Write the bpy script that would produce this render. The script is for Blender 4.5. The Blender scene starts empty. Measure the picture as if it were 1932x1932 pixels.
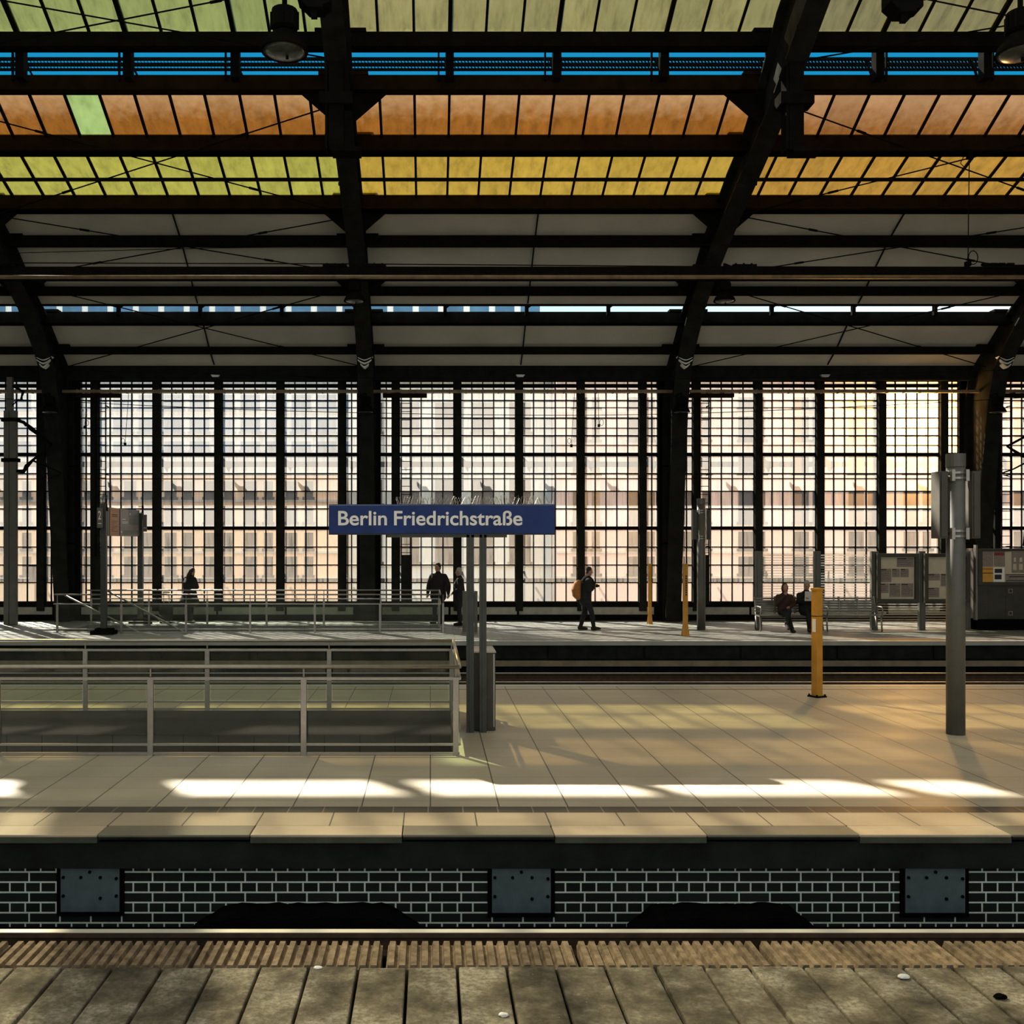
import bpy, bmesh, math, random
from mathutils import Vector, Matrix
random.seed(7)
PI = math.pi
SC = bpy.context.scene
COL = SC.collection

# ---------------------------------------------------------------- camera, sky, sun, exposure
F = 1932.0            # focal length in pixels of the 1932 px frame
CX, CY, EYE = 812.0, 1030.0, 2.33   # where straight ahead falls in the frame; eye height above the platforms
cam_d = bpy.data.cameras.new('camera')
cam_d.sensor_width = 36.0
cam_d.lens = 36.0
cam_d.shift_x = (966.0 - CX) / F
cam_d.shift_y = (CY - 966.0) / F
cam_d.clip_end = 400
cam = bpy.data.objects.new('camera', cam_d)
cam.location = (0, 0, EYE)
cam.rotation_euler = (PI / 2, 0, 0)
COL.objects.link(cam)
SC.camera = cam

SUN_DIR = Vector((0.57, -0.822, 0)).normalized()      # where the sunlight travels on the ground
SUN_EL = math.radians(40.35)
world = bpy.data.worlds.new('sky')
SC.world = world
world.use_nodes = True
wn = world.node_tree
wn.nodes.clear()
w_out = wn.nodes.new('ShaderNodeOutputWorld')
w_bg = wn.nodes.new('ShaderNodeBackground')
w_bg.inputs['Strength'].default_value = 1.0
w_geo = wn.nodes.new('ShaderNodeTexCoord')
w_sep = wn.nodes.new('ShaderNodeSeparateXYZ')
w_ramp = wn.nodes.new('ShaderNodeValToRGB')
wn.links.new(w_geo.outputs['Generated'], w_sep.inputs[0])
wn.links.new(w_sep.outputs['Z'], w_ramp.inputs[0])
wn.links.new(w_ramp.outputs[0], w_bg.inputs[0])
wn.links.new(w_bg.outputs[0], w_out.inputs[0])
els = w_ramp.color_ramp.elements
els[0].position = 0.0; els[0].color = (1.0, 0.98, 0.94, 1)
els[1].position = 1.0; els[1].color = (1.3, 1.32, 1.35, 1)
for p, c in ((0.17, (0.75, 0.82, 0.86, 1)), (0.25, (0.20, 0.40, 0.50, 1)), (0.36, (0.004, 0.15, 0.29, 1)), (0.46, (0.006, 0.14, 0.28, 1)), (0.62, (1.2, 1.25, 1.3, 1))):
    e = els.new(p); e.color = c

sun_d = bpy.data.lights.new('sun', 'SUN')
sun_d.energy = 13.0
sun_d.angle = math.radians(0.7)
sun_d.color = (1.0, 0.93, 0.80)
sun = bpy.data.objects.new('sun', sun_d)
sun.location = (-20, 60, 50)
sun.rotation_euler = Vector((SUN_DIR.x * math.cos(SUN_EL), SUN_DIR.y * math.cos(SUN_EL), -math.sin(SUN_EL))).to_track_quat('-Z', 'Y').to_euler()
COL.objects.link(sun)

# two warm lamps added outside the glass wall to stand in for glare
glare_d = bpy.data.lights.new('added_glare_lamp', 'POINT')
glare_d.energy = 2600.0
glare_d.color = (1.0, 0.50, 0.13)
glare_d.shadow_soft_size = 0.35
glare = bpy.data.objects.new('added_glare_lamp', glare_d)
glare.location = (15.4, 33.4, 6.5)
COL.objects.link(glare)
glow_d = bpy.data.lights.new('added_glow_lamp', 'AREA')  # second added lamp, a disc that widens the imitated glare on the panes
glow_d.shape = 'DISK'; glow_d.size = 2.2
glow_d.energy = 1500.0
glow_d.color = (1.0, 0.56, 0.18)
glow = bpy.data.objects.new('added_glow_lamp', glow_d)
glow.location = (15.35, 32.95, 6.35)
glow.rotation_euler = (PI / 2, 0, 0)
COL.objects.link(glow)

vs = SC.view_settings
SC.display_settings.display_device = 'sRGB'
vs.view_transform = 'Standard'
vs.look = 'None'
vs.exposure = 1.0
vs.gamma = 1.0
vs.use_curve_mapping = False
SC.cycles.max_bounces = 8
SC.cycles.transparent_max_bounces = 24
SC.cycles.sample_clamp_indirect = 4.0
SC.cycles.use_denoising = True

# ---------------------------------------------------------------- helpers
def at(px, py, Y):
    s = F / Y
    return Vector(((px - CX) / s, Y, EYE + (CY - py) / s))
def gx(px, Y): return (px - CX) * Y / F
def gz(py, Y): return EYE + (CY - py) * Y / F

class MB:
    """collects shapes, then links them as one mesh object"""
    def __init__(self): self.bm = bmesh.new()
    def hexa(self, c):
        v = [self.bm.verts.new(p) for p in c]
        for f in ((0, 3, 2, 1), (4, 5, 6, 7), (0, 1, 5, 4), (1, 2, 6, 5), (2, 3, 7, 6), (3, 0, 4, 7)):
            self.bm.faces.new([v[i] for i in f])
        return self
    def box(self, x0, x1, y0, y1, z0, z1):
        return self.hexa([(x0, y0, z0), (x1, y0, z0), (x1, y1, z0), (x0, y1, z0), (x0, y0, z1), (x1, y0, z1), (x1, y1, z1), (x0, y1, z1)])
    def quad(self, *p):
        self.bm.faces.new([self.bm.verts.new(q) for q in p]); return self
    def cell(self, i, j, *p):
        uv = self.bm.loops.layers.uv.verify()
        f = self.bm.faces.new([self.bm.verts.new(q) for q in p])
        for l, (u, v) in zip(f.loops, ((0, 0), (1, 0), (1, 1), (0, 1))): l[uv].uv = (i + u * .998 + .001, j + v * .998 + .001)
        return self
    def cbox(self, c, d):
        return self.box(c[0] - d[0] / 2, c[0] + d[0] / 2, c[1] - d[1] / 2, c[1] + d[1] / 2, c[2] - d[2] / 2, c[2] + d[2] / 2)
    def bar(self, a, b, w, h=None, up=(0, 0, 1)):
        a, b = Vector(a), Vector(b); h = h or w
        t = (b - a).normalized(); u = Vector(up)
        if abs(t.dot(u)) > 0.98: u = Vector((0, 1, 0))
        s = t.cross(u).normalized(); u = s.cross(t).normalized()
        c = []
        for p in (a, b):
            for i, j in ((-1, -1), (1, -1), (1, 1), (-1, 1)): c.append(p + s * (i * w / 2) + u * (j * h / 2))
        return self.hexa(c)
    def tube(self, pts, r, n=8, close=True):
        pts = [Vector(p) for p in pts]
        rr = r if isinstance(r, (list, tuple)) else [r] * len(pts)
        rings = []; prev = None
        for i, p in enumerate(pts):
            t = (pts[min(i + 1, len(pts) - 1)] - pts[max(i - 1, 0)]).normalized()
            u = prev if prev is not None else (Vector((0, 0, 1)) if abs(t.z) < 0.9 else Vector((1, 0, 0)))
            s = t.cross(u).normalized(); u = s.cross(t).normalized(); prev = u
            rings.append([self.bm.verts.new(p + (s * math.cos(2 * PI * k / n) + u * math.sin(2 * PI * k / n)) * rr[i]) for k in range(n)])
        for a, b in zip(rings, rings[1:]):
            for k in range(n): self.bm.faces.new((a[k], a[(k + 1) % n], b[(k + 1) % n], b[k]))
        if close:
            self.bm.faces.new(rings[0][::-1]); self.bm.faces.new(rings[-1])
        return self
    def lathe(self, c, prof, n=20):
        """prof: (radius, z) from bottom to top about the vertical through c"""
        c = Vector(c); rings = []
        for r, z in prof:
            rings.append([self.bm.verts.new(c + Vector((max(r, 1e-4) * math.cos(2 * PI * k / n), max(r, 1e-4) * math.sin(2 * PI * k / n), z))) for k in range(n)])
        for a, b in zip(rings, rings[1:]):
            for k in range(n): self.bm.faces.new((a[k], a[(k + 1) % n], b[(k + 1) % n], b[k]))
        self.bm.faces.new(rings[0][::-1]); self.bm.faces.new(rings[-1])
        return self
    def prism(self, poly, a, b, axis='x'):
        """poly: 2D points; axis x: (y,z), y: (x,z), z: (x,y)"""
        def P(p, t):
            return {'x': (t, p[0], p[1]), 'y': (p[0], t, p[1]), 'z': (p[0], p[1], t)}[axis]
        v0 = [self.bm.verts.new(P(p, a)) for p in poly]; v1 = [self.bm.verts.new(P(p, b)) for p in poly]
        n = len(poly)
        self.bm.faces.new(v0[::-1]); self.bm.faces.new(v1)
        for k in range(n): self.bm.faces.new((v0[k], v0[(k + 1) % n], v1[(k + 1) % n], v1[k]))
        return self
    def loft(self, pts, radii, side=(1, 0, 0), n=12):
        """closed elliptic loft; radii (a along side, b across)"""
        pts = [Vector(p) for p in pts]; side = Vector(side); rings = []
        m = len(pts)
        for i, p in enumerate(pts):
            t = (pts[min(i + 1, m - 1)] - pts[max(i - 1, 0)])
            t = t.normalized() if t.length > 1e-6 else Vector((0, 0, 1))
            s = side - t * side.dot(t)
            if s.length < 1e-3: s = Vector((0, 1, 0)) - t * t.y
            if s.length < 1e-3: s = Vector((1, 0, 0))
            s.normalize(); u = t.cross(s)
            a, b = radii[i] if isinstance(radii[i], (tuple, list)) else (radii[i], radii[i])
            L = [(p, a, b)]
            if i == 0: L = [(p - t * min(a, b) * 0.7, a * 0.35, b * 0.35), (p - t * min(a, b) * 0.45, a * 0.78, b * 0.78), (p, a, b)]
            if i == m - 1: L = [(p, a, b), (p + t * min(a, b) * 0.45, a * 0.78, b * 0.78), (p + t * min(a, b) * 0.7, a * 0.35, b * 0.35)]
            for q, aa, bb in L:
                rings.append([self.bm.verts.new(q + s * (math.cos(2 * PI * k / n) * aa) + u * (math.sin(2 * PI * k / n) * bb)) for k in range(n)])
        for a, b in zip(rings, rings[1:]):
            for k in range(n): self.bm.faces.new((a[k], a[(k + 1) % n], b[(k + 1) % n], b[k]))
        self.bm.faces.new(rings[0][::-1]); self.bm.faces.new(rings[-1])
        return self
    def ball(self, c, r, n=12):
        rx, ry, rz = r if isinstance(r, (tuple, list)) else (r, r, r)
        bmesh.ops.create_uvsphere(self.bm, u_segments=n, v_segments=max(6, n * 2 // 3), radius=1.0,
                                  matrix=Matrix.Translation(Vector(c)) @ Matrix.Diagonal((rx, ry, rz, 1)))
        return self
    def mesh(self, name, smooth=False):
        bmesh.ops.recalc_face_normals(self.bm, faces=self.bm.faces)
        me = bpy.data.meshes.new(name); self.bm.to_mesh(me); self.bm.free()
        if smooth:
            for p in me.polygons: p.use_smooth = True
        return me
    def build(self, name, mat, parent=None, smooth=False, bevel=0.0, loc=None):
        me = self.mesh(name, smooth)
        for m in (mat if isinstance(mat, (list, tuple)) else [mat]): me.materials.append(m)
        o = bpy.data.objects.new(name, me); COL.objects.link(o)
        if parent is not None: o.parent = parent
        if loc is not None: o.location = loc
        if bevel:
            b = o.modifiers.new('bevel', 'BEVEL'); b.width = bevel; b.segments = 2; b.limit_method = 'ANGLE'
        return o

def tag(o, label, cat, group=None, kind=None):
    o['label'] = label; o['category'] = cat
    if group: o['group'] = group
    if kind: o['kind'] = kind
    return o
def thing(name, label, cat, loc=(0, 0, 0), group=None, kind=None, rz=0.0):
    o = bpy.data.objects.new(name, None); COL.objects.link(o)
    o.empty_display_size = 0.2
    o.location = loc; o.rotation_euler = (0, 0, rz)
    return tag(o, label, cat, group, kind)
def struct(o, label, cat, group=None): return tag(o, label, cat, group, 'structure')
def kids(o): return [c for c in COL.objects if c.parent == o]
def copy_tree(o, loc=None, label=None, parent=None):
    c = o.copy(); COL.objects.link(c)
    if parent is not None: c.parent = parent
    if loc is not None: c.location = loc
    if label: c['label'] = label
    for ch in kids(o): copy_tree(ch, parent=c)
    return c
ORD = ['first', 'second', 'third', 'fourth', 'fifth', 'sixth', 'seventh', 'eighth', 'ninth', 'tenth', 'eleventh', 'twelfth', 'thirteenth', 'fourteenth', 'fifteenth', 'sixteenth', 'seventeenth', 'eighteenth', 'nineteenth', 'twentieth'] + ['twenty-' + w for w in 'first second third fourth fifth sixth seventh eighth ninth'.split()] + ['thirtieth'] + ['thirty-' + w for w in 'first second third fourth fifth sixth seventh eighth ninth'.split()]

# ---------------------------------------------------------------- materials
class NT:
    def __init__(self, name):
        self.m = bpy.data.materials.new(name); self.m.use_nodes = True
        self.t = self.m.node_tree; self.t.nodes.clear()
        self.out = self.t.nodes.new('ShaderNodeOutputMaterial')
    def n(self, typ, **kw):
        nd = self.t.nodes.new('ShaderNode' + typ)
        for k, v in kw.items():
            if k in nd.inputs: nd.inputs[k].default_value = v
            else: setattr(nd, k, v)
        return nd
    def l(self, a, b): self.t.links.new(a, b)
    def coord(self): return self.n('TexCoord').outputs['Object']
    def noise(self, scale, detail=4.0, vec=None, rough=0.55, stretch=None):
        nd = self.n('TexNoise'); nd.inputs['Scale'].default_value = scale; nd.inputs['Detail'].default_value = detail; nd.inputs['Roughness'].default_value = rough
        v = vec or self.coord()
        if stretch:
            mp = self.n('Mapping'); mp.inputs['Scale'].default_value = stretch; self.l(v, mp.inputs[0]); v = mp.outputs[0]
        self.l(v, nd.inputs['Vector']); return nd.outputs['Fac']
    def ramp(self, fac, stops):
        r = self.n('ValToRGB'); e = r.color_ramp.elements
        e[0].position = stops[0][0]; e[0].color = (*stops[0][1], 1)
        e[1].position = stops[-1][0]; e[1].color = (*stops[-1][1], 1)
        for p, c in stops[1:-1]:
            k = e.new(p); k.color = (*c, 1)
        self.l(fac, r.inputs[0]); return r.outputs[0]
    def math(self, op, a, b=None, c=None):
        nd = self.n('Math'); nd.operation = op
        for i, v in enumerate((a, b, c)):
            if v is None: continue
            if isinstance(v, (int, float)): nd.inputs[i].default_value = v
            else: self.l(v, nd.inputs[i])
        return nd.outputs[0]
    def mix(self, fac, a, b):
        nd = self.n('MixRGB')
        for i, v in ((0, fac), (1, a), (2, b)):
            if isinstance(v, (int, float)): nd.inputs[i].default_value = v
            elif isinstance(v, tuple): nd.inputs[i].default_value = (*v, 1)
            else: self.l(v, nd.inputs[i])
        return nd.outputs[0]
    def mixsh(self, fac, a, b):
        nd = self.n('MixShader')
        if isinstance(fac, (int, float)): nd.inputs[0].default_value = fac
        else: self.l(fac, nd.inputs[0])
        self.l(a, nd.inputs[1]); self.l(b, nd.inputs[2]); return nd.outputs[0]
    def principled(self, col, rough=0.6, metal=0.0, spec=0.5):
        p = self.n('BsdfPrincipled')
        if isinstance(col, tuple): p.inputs['Base Color'].default_value = (*col, 1)
        else: self.l(col, p.inputs['Base Color'])
        if isinstance(rough, (int, float)): p.inputs['Roughness'].default_value = rough
        else: self.l(rough, p.inputs['Roughness'])
        p.inputs['Metallic'].default_value = metal
        p.inputs['Specular IOR Level'].default_value = spec
        return p
    def done(self, sh):
        self.l(sh, self.out.inputs[0]); return self.m

def plain(name, col, rough=0.6, metal=0.0, var=0.25, scale=6.0, spec=0.5, bump=0.0, stretch=None):
    t = NT(name)
    f = t.noise(scale, 5, stretch=stretch)
    lo = tuple(c * (1 - var) for c in col); hi = tuple(min(1, c * (1 + var)) for c in col)
    p = t.principled(t.ramp(f, [(0.3, lo), (0.7, hi)]), rough, metal, spec)
    if bump:
        b = t.n('Bump'); b.inputs['Strength'].default_value = bump; b.inputs['Distance'].default_value = 0.01
        t.l(t.noise(scale * 8, 3), b.inputs['Height']); t.l(b.outputs[0], p.inputs['Normal'])
    return t.done(p.outputs[0])

def matte(name, col, var=0.3, scale=3.0):
    t = NT(name); f = t.noise(scale, 5)
    df = t.n('BsdfDiffuse'); t.l(t.ramp(f, [(0.3, tuple(c * (1 - var) for c in col)), (0.7, tuple(c * (1 + var) for c in col))]), df.inputs[0])
    return t.done(df.outputs[0])

def line_mask(t, comp, pitch, width, off=0.0):
    """1 on a joint line repeated along one coordinate"""
    a = t.math('SUBTRACT', comp, off)
    a = t.math('DIVIDE', a, pitch)
    a = t.math('FRACT', a)
    a = t.math('SUBTRACT', a, 0.5)
    a = t.math('ABSOLUTE', a)
    return t.math('GREATER_THAN', a, 0.5 - width / pitch / 2)

def tile_mat(name, col, px, py, offx=0.0, offy=0.0, wx=0.012, wy=0.008, rough=0.45, joint=(0.09, 0.08, 0.065), faint=0.5, spec=0.4):
    t = NT(name)
    c = t.coord(); sp = t.n('SeparateXYZ'); t.l(c, sp.inputs[0])
    mx = line_mask(t, sp.outputs['X'], px, wx, offx) if px else None
    my = line_mask(t, sp.outputs['Y'], py, wy, offy) if py else None
    n1 = t.noise(0.9, 5); n2 = t.noise(38.0, 3)
    lo = tuple(x * 0.78 for x in col); hi = tuple(x * 1.14 for x in col)
    base = t.ramp(n1, [(0.3, lo), (0.7, hi)])
    base = t.mix(t.math('MULTIPLY', n2, 0.22), base, (0.16, 0.14, 0.11))
    # every tile a slightly different tone
    if px and py:
        fx = t.math('FLOOR', t.math('DIVIDE', t.math('SUBTRACT', sp.outputs['X'], offx), px))
        fy = t.math('FLOOR', t.math('DIVIDE', t.math('SUBTRACT', sp.outputs['Y'], offy), py))
        cb = t.n('CombineXYZ'); t.l(fx, cb.inputs[0]); t.l(fy, cb.inputs[1])
        wn_ = t.n('TexWhiteNoise'); t.l(cb.outputs[0], wn_.inputs['Vector'])
        base = t.mix(t.math('MULTIPLY', wn_.outputs['Value'], 0.22), base, tuple(x * 0.45 for x in col))
    if mx is not None: base = t.mix(mx, base, joint)
    if my is not None: base = t.mix(t.math('MULTIPLY', my, faint), base, joint)
    p = t.principled(base, t.ramp(n1, [(0.3, (rough - 0.08,) * 3), (0.7, (rough + 0.1,) * 3)]), 0.0, spec)
    return t.done(p.outputs[0])

def brick_mat(name):
    t = NT(name)
    c = t.coord()
    sp = t.n('SeparateXYZ'); t.l(c, sp.inputs[0])
    cb = t.n('CombineXYZ'); t.l(sp.outputs['X'], cb.inputs[0]); t.l(sp.outputs['Z'], cb.inputs[1])
    b = t.n('TexBrick')
    b.offset = 0.25; b.offset_frequency = 2; b.squash = 0.5; b.squash_frequency = 2
    t.l(cb.outputs[0], b.inputs['Vector'])
    b.inputs['Color1'].default_value = (0.007, 0.009, 0.008, 1); b.inputs['Color2'].default_value = (0.016, 0.019, 0.017, 1)
    b.inputs['Mortar'].default_value = (0.80, 0.92, 0.82, 1)
    b.inputs['Scale'].default_value = 1.0; b.inputs['Mortar Size'].default_value = 0.007; b.inputs['Mortar Smooth'].default_value = 0.1
    b.inputs['Brick Width'].default_value = 0.252; b.inputs['Row Height'].default_value = 0.083
    n = t.noise(25, 4)
    col = t.mix(t.math('MULTIPLY', n, 0.35), b.outputs['Color'], (0.01, 0.012, 0.01))
    return t.done(t.principled(col, 0.8, 0, 0.2).outputs[0])

def pane_mat(name, tint, clear, body=0.7, streak=(14, 14, 1.2), dirt=(0.25, 0.2, 0.15), dirt_amt=0.5, clear_tint=None, scale=1.0, band=None, rimw=.80):
    """dirty glass: partly see-through, partly glowing with the light that falls on its far side"""
    t = NT(name)
    st = t.noise(1.0 * scale, 5, stretch=streak, rough=0.65)
    sp_ = t.noise(9.0, 6, rough=0.7)
    c = t.ramp(st, [(0.28, tuple(x * 0.62 for x in tint)), (0.5, tint), (0.75, tuple(min(1, x * 1.3) for x in tint))])
    spots = t.ramp(sp_, [(0.60, (0, 0, 0)), (0.72, (1, 1, 1))])
    c = t.mix(t.math('MULTIPLY', spots, dirt_amt), c, dirt)
    if band:
        # a grimy band along the upper edge of each roof pane (by height in the world)
        g = t.n('NewGeometry'); sp = t.n('SeparateXYZ'); t.l(g.outputs['Position'], sp.inputs[0])
        z0, z1, bc = band
        f = t.math('DIVIDE', t.math('SUBTRACT', sp.outputs['Z'], z0), z1 - z0)
        f = t.math('ADD', f, t.math('MULTIPLY', t.math('SUBTRACT', t.noise(5, 5), 0.5), 0.9))
        cl = t.n('Clamp'); t.l(f, cl.inputs[0])
        c = t.mix(cl.outputs[0], c, bc)
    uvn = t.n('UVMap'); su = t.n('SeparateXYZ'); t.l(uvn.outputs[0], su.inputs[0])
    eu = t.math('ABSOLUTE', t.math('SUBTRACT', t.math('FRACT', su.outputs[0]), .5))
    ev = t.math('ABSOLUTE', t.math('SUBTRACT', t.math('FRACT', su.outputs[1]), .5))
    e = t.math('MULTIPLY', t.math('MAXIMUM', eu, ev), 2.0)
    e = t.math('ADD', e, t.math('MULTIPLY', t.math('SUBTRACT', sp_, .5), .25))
    rim = t.ramp(e, [(rimw, (0, 0, 0)), (min(1, rimw + .14), (1, 1, 1))])  # bright halo along the pane edges, painted into the colour
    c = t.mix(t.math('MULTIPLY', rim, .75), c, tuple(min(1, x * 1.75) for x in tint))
    fl = t.n('CombineXYZ'); t.l(t.math('FLOOR', su.outputs[0]), fl.inputs[0]); t.l(t.math('FLOOR', su.outputs[1]), fl.inputs[1])
    wnz = t.n('TexWhiteNoise'); t.l(fl.outputs[0], wnz.inputs['Vector'])
    c = t.mix(t.math('MULTIPLY', wnz.outputs['Value'], .30), c, tuple(x * .55 for x in tint))
    tr = t.n('BsdfTranslucent'); t.l(c, tr.inputs[0])
    tp = t.n('BsdfTransparent')
    if clear_tint: tp.inputs[0].default_value = (*clear_tint, 1)
    fac = t.ramp(st, [(0.3, (clear * 0.75,) * 3), (0.7, (min(1, clear * 1.25),) * 3)])
    return t.done(t.mixsh(fac, tr.outputs[0], tp.outputs[0]))

def rail_glass(name, tint=(0.82, 0.88, 0.83), ior=1.45, dirt=0.05):
    t = NT(name)
    fr = t.n('Fresnel'); fr.inputs['IOR'].default_value = ior
    tp = t.n('BsdfTransparent'); tp.inputs[0].default_value = (*tint, 1)
    gl = t.n('BsdfGlossy'); gl.inputs['Roughness'].default_value = 0.05
    df = t.n('BsdfDiffuse'); df.inputs[0].default_value = (0.4, 0.42, 0.38, 1)
    a = t.mixsh(fr.outputs[0], tp.outputs[0], gl.outputs[0])
    return t.done(t.mixsh(t.math('MULTIPLY', t.noise(3, 4), dirt * 2), a, df.outputs[0]))

M = {}
M['steel'] = matte('black painted steel', (0.008, 0.0078, 0.0068))
M['steel2'] = matte('dark green grey painted steel', (0.018, 0.0185, 0.0158))
M['brownsteel'] = matte('brown oiled steel', (0.017, 0.010, 0.005))
M['roofpanel'] = plain('grey boarded roof lining', (0.47, 0.455, 0.395), 0.85, 0, 0.10, 0.8, 0.1)
M['seam'] = matte('black seam strip', (0.01, 0.01, 0.009))
M['pipe'] = plain('dusty tan conduit', (0.22, 0.16, 0.09), 0.6, 0, 0.35, 4)
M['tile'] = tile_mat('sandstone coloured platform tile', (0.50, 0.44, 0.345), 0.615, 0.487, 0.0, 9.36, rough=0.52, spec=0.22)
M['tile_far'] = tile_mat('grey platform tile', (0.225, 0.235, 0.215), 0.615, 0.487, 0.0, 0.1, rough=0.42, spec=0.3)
M['strip'] = tile_mat('brown grooved tactile tile', (0.05, 0.039, 0.028), 0.3075, None, -0.02, joint=(0.22, 0.18, 0.13), rough=0.5)
M['edgetile'] = tile_mat('warm edge tile', (0.50, 0.40, 0.29), 0.615, None, -0.2265, rough=0.5)
M['edge_tan'] = plain('tan edge slab', (0.50, 0.40, 0.29), 0.55, 0, 0.12, 3, bump=0.2)
M['edge_grey'] = plain('grey brown edge slab', (0.19, 0.165, 0.125), 0.55, 0, 0.15, 3, bump=0.2)
M['edge_far'] = plain('pale grey edge slab', (0.42, 0.42, 0.38), 0.5, 0, 0.15, 2)
M['darkconc'] = plain('sooty concrete', (0.016, 0.019, 0.016), 0.85, 0, 0.4, 3, 0.1, bump=0.4)
M['ledge'] = plain('dusty concrete ledge', (0.26, 0.21, 0.15), 0.8, 0, 0.25, 3)
M['black'] = matte('black soot', (0.004, 0.004, 0.004))
M['brick'] = brick_mat('soot black brick with grey mortar')
M['plate'] = plain('dull blue grey sheet metal', (0.09, 0.12, 0.13), 0.6, 0.0, 0.18, 7, 0.2)
M['railtop'] = plain('polished rail steel', (0.95, 0.90, 0.82), 0.42, 0.5, 0.08, 3)
M['rust'] = plain('rusty rail steel', (0.06, 0.035, 0.02), 0.8, 0, 0.4, 9)
M['ribbed'] = plain('brown ribbed concrete', (0.235, 0.175, 0.115), 0.85, 0, 0.5, 11, 0.2, bump=0.6)
def slab_mat():
    t = NT('stained concrete slab')
    a = t.noise(2.2, 6, rough=0.65); b = t.noise(30, 5, rough=0.7); c = t.noise(70, 2)
    base = t.ramp(a, [(0.36, (0.055, 0.047, 0.035)), (0.5, (0.20, 0.172, 0.125)), (0.62, (0.42, 0.38, 0.30))])
    base = t.mix(t.ramp(b, [(0.35, (0.75,) * 3), (0.6, (0, 0, 0))]), base, (0.09, 0.08, 0.06))
    base = t.mix(t.ramp(c, [(0.74, (0, 0, 0)), (0.78, (1, 1, 1))]), base, (0.62, 0.58, 0.5))
    p = t.principled(base, 0.9, 0, 0.2)
    bp = t.n('Bump'); bp.inputs['Strength'].default_value = 0.6; bp.inputs['Distance'].default_value = 0.012
    t.l(b, bp.inputs['Height']); t.l(bp.outputs[0], p.inputs['Normal'])
    return t.done(p.outputs[0])
M['slab'] = slab_mat()
M['inox'] = plain('brushed stainless steel', (0.40, 0.375, 0.335), 0.40, 0.9, 0.08, 12)
M['column'] = plain('grey green column paint', (0.115, 0.115, 0.10), 0.45, 0, 0.15, 5)
M['postdark'] = plain('dark green grey sign post', (0.06, 0.066, 0.058), 0.45, 0.3, 0.2, 5)
M['cabinet'] = plain('dark satin cabinet steel', (0.075, 0.07, 0.058), 0.45, 0.2, 0.15, 4, 0.3)
M['signblue'] = plain('dark blue enamel', (0.012, 0.035, 0.16), 0.4, 0, 0.25, 3, 0.25)
M['white'] = plain('white lettering', (0.93, 0.92, 0.88), 0.5, 0, 0.02, 5)
M['yellow'] = plain('yellow painted post', (0.62, 0.29, 0.035), 0.5, 0, 0.12, 5)
M['kick'] = plain('grey green base panel', (0.36, 0.36, 0.30), 0.6, 0, 0.2, 4)
M['railglass'] = rail_glass('railing glass')
M['stairtile'] = tile_mat('dark stairwell tile', (0.105, 0.10, 0.08), 0.5, None, rough=0.4, joint=(0.03, 0.03, 0.025))
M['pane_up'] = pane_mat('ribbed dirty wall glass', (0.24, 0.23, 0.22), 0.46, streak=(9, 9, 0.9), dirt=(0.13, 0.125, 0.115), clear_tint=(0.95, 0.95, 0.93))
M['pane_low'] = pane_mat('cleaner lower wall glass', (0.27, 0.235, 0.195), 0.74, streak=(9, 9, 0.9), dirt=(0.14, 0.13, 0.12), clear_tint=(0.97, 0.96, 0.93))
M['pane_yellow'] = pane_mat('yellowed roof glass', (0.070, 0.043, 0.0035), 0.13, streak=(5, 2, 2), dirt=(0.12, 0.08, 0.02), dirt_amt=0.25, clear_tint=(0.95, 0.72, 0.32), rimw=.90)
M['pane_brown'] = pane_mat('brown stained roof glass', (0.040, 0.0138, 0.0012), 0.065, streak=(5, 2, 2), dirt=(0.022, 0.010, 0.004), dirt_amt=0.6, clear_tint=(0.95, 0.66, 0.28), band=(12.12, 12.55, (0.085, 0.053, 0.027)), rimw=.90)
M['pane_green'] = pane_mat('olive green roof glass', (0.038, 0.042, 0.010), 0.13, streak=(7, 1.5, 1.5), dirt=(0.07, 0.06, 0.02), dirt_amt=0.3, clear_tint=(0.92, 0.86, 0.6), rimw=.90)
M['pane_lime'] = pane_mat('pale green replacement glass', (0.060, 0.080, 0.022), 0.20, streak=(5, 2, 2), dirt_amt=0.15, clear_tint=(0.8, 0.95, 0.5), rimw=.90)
M['lampmetal'] = matte('black lamp housing', (0.007, 0.007, 0.006))
M['lampglass'] = plain('grey lamp glass', (0.05, 0.06, 0.05), 0.25, 0.0, 0.5, 8, 0.4)
M['lampwhite'] = plain('white reflector enamel', (0.75, 0.75, 0.70), 0.35, 0, 0.1, 6)
M['cable'] = matte('black cable', (0.007, 0.007, 0.0065))
M['fade_blue'] = plain('slate blue outdoor steel', (0.045, 0.075, 0.10), 0.6)
M['skin'] = plain('skin', (0.42, 0.24, 0.17), 0.55, 0, 0.06, 8)
M['poster'] = plain('pale poster paper', (0.62, 0.55, 0.40), 0.6, 0, 0.06, 6)
M['poster_grey'] = plain('grey printed sheet', (0.27, 0.225, 0.20), 0.6, 0, 0.2, 26)
M['poster_orange'] = plain('orange notice sheet', (0.72, 0.36, 0.05), 0.6, 0, 0.08, 6)
M['print'] = plain('black print', (0.03, 0.025, 0.022), 0.6)
M['print_red'] = plain('dark red print', (0.25, 0.03, 0.03), 0.6)
M['board_orange'] = plain('orange board', (0.62, 0.25, 0.08), 0.5, 0, 0.05)
M['board_grey'] = plain('grey display board', (0.16, 0.135, 0.13), 0.4, 0, 0.1)
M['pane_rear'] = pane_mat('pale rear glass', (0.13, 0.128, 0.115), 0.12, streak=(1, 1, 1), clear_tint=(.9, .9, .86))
M['pane_rearwall'] = pane_mat('clear rear wall glass', (0.25, 0.25, 0.25), 0.5, streak=(1, 1, 1))
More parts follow.
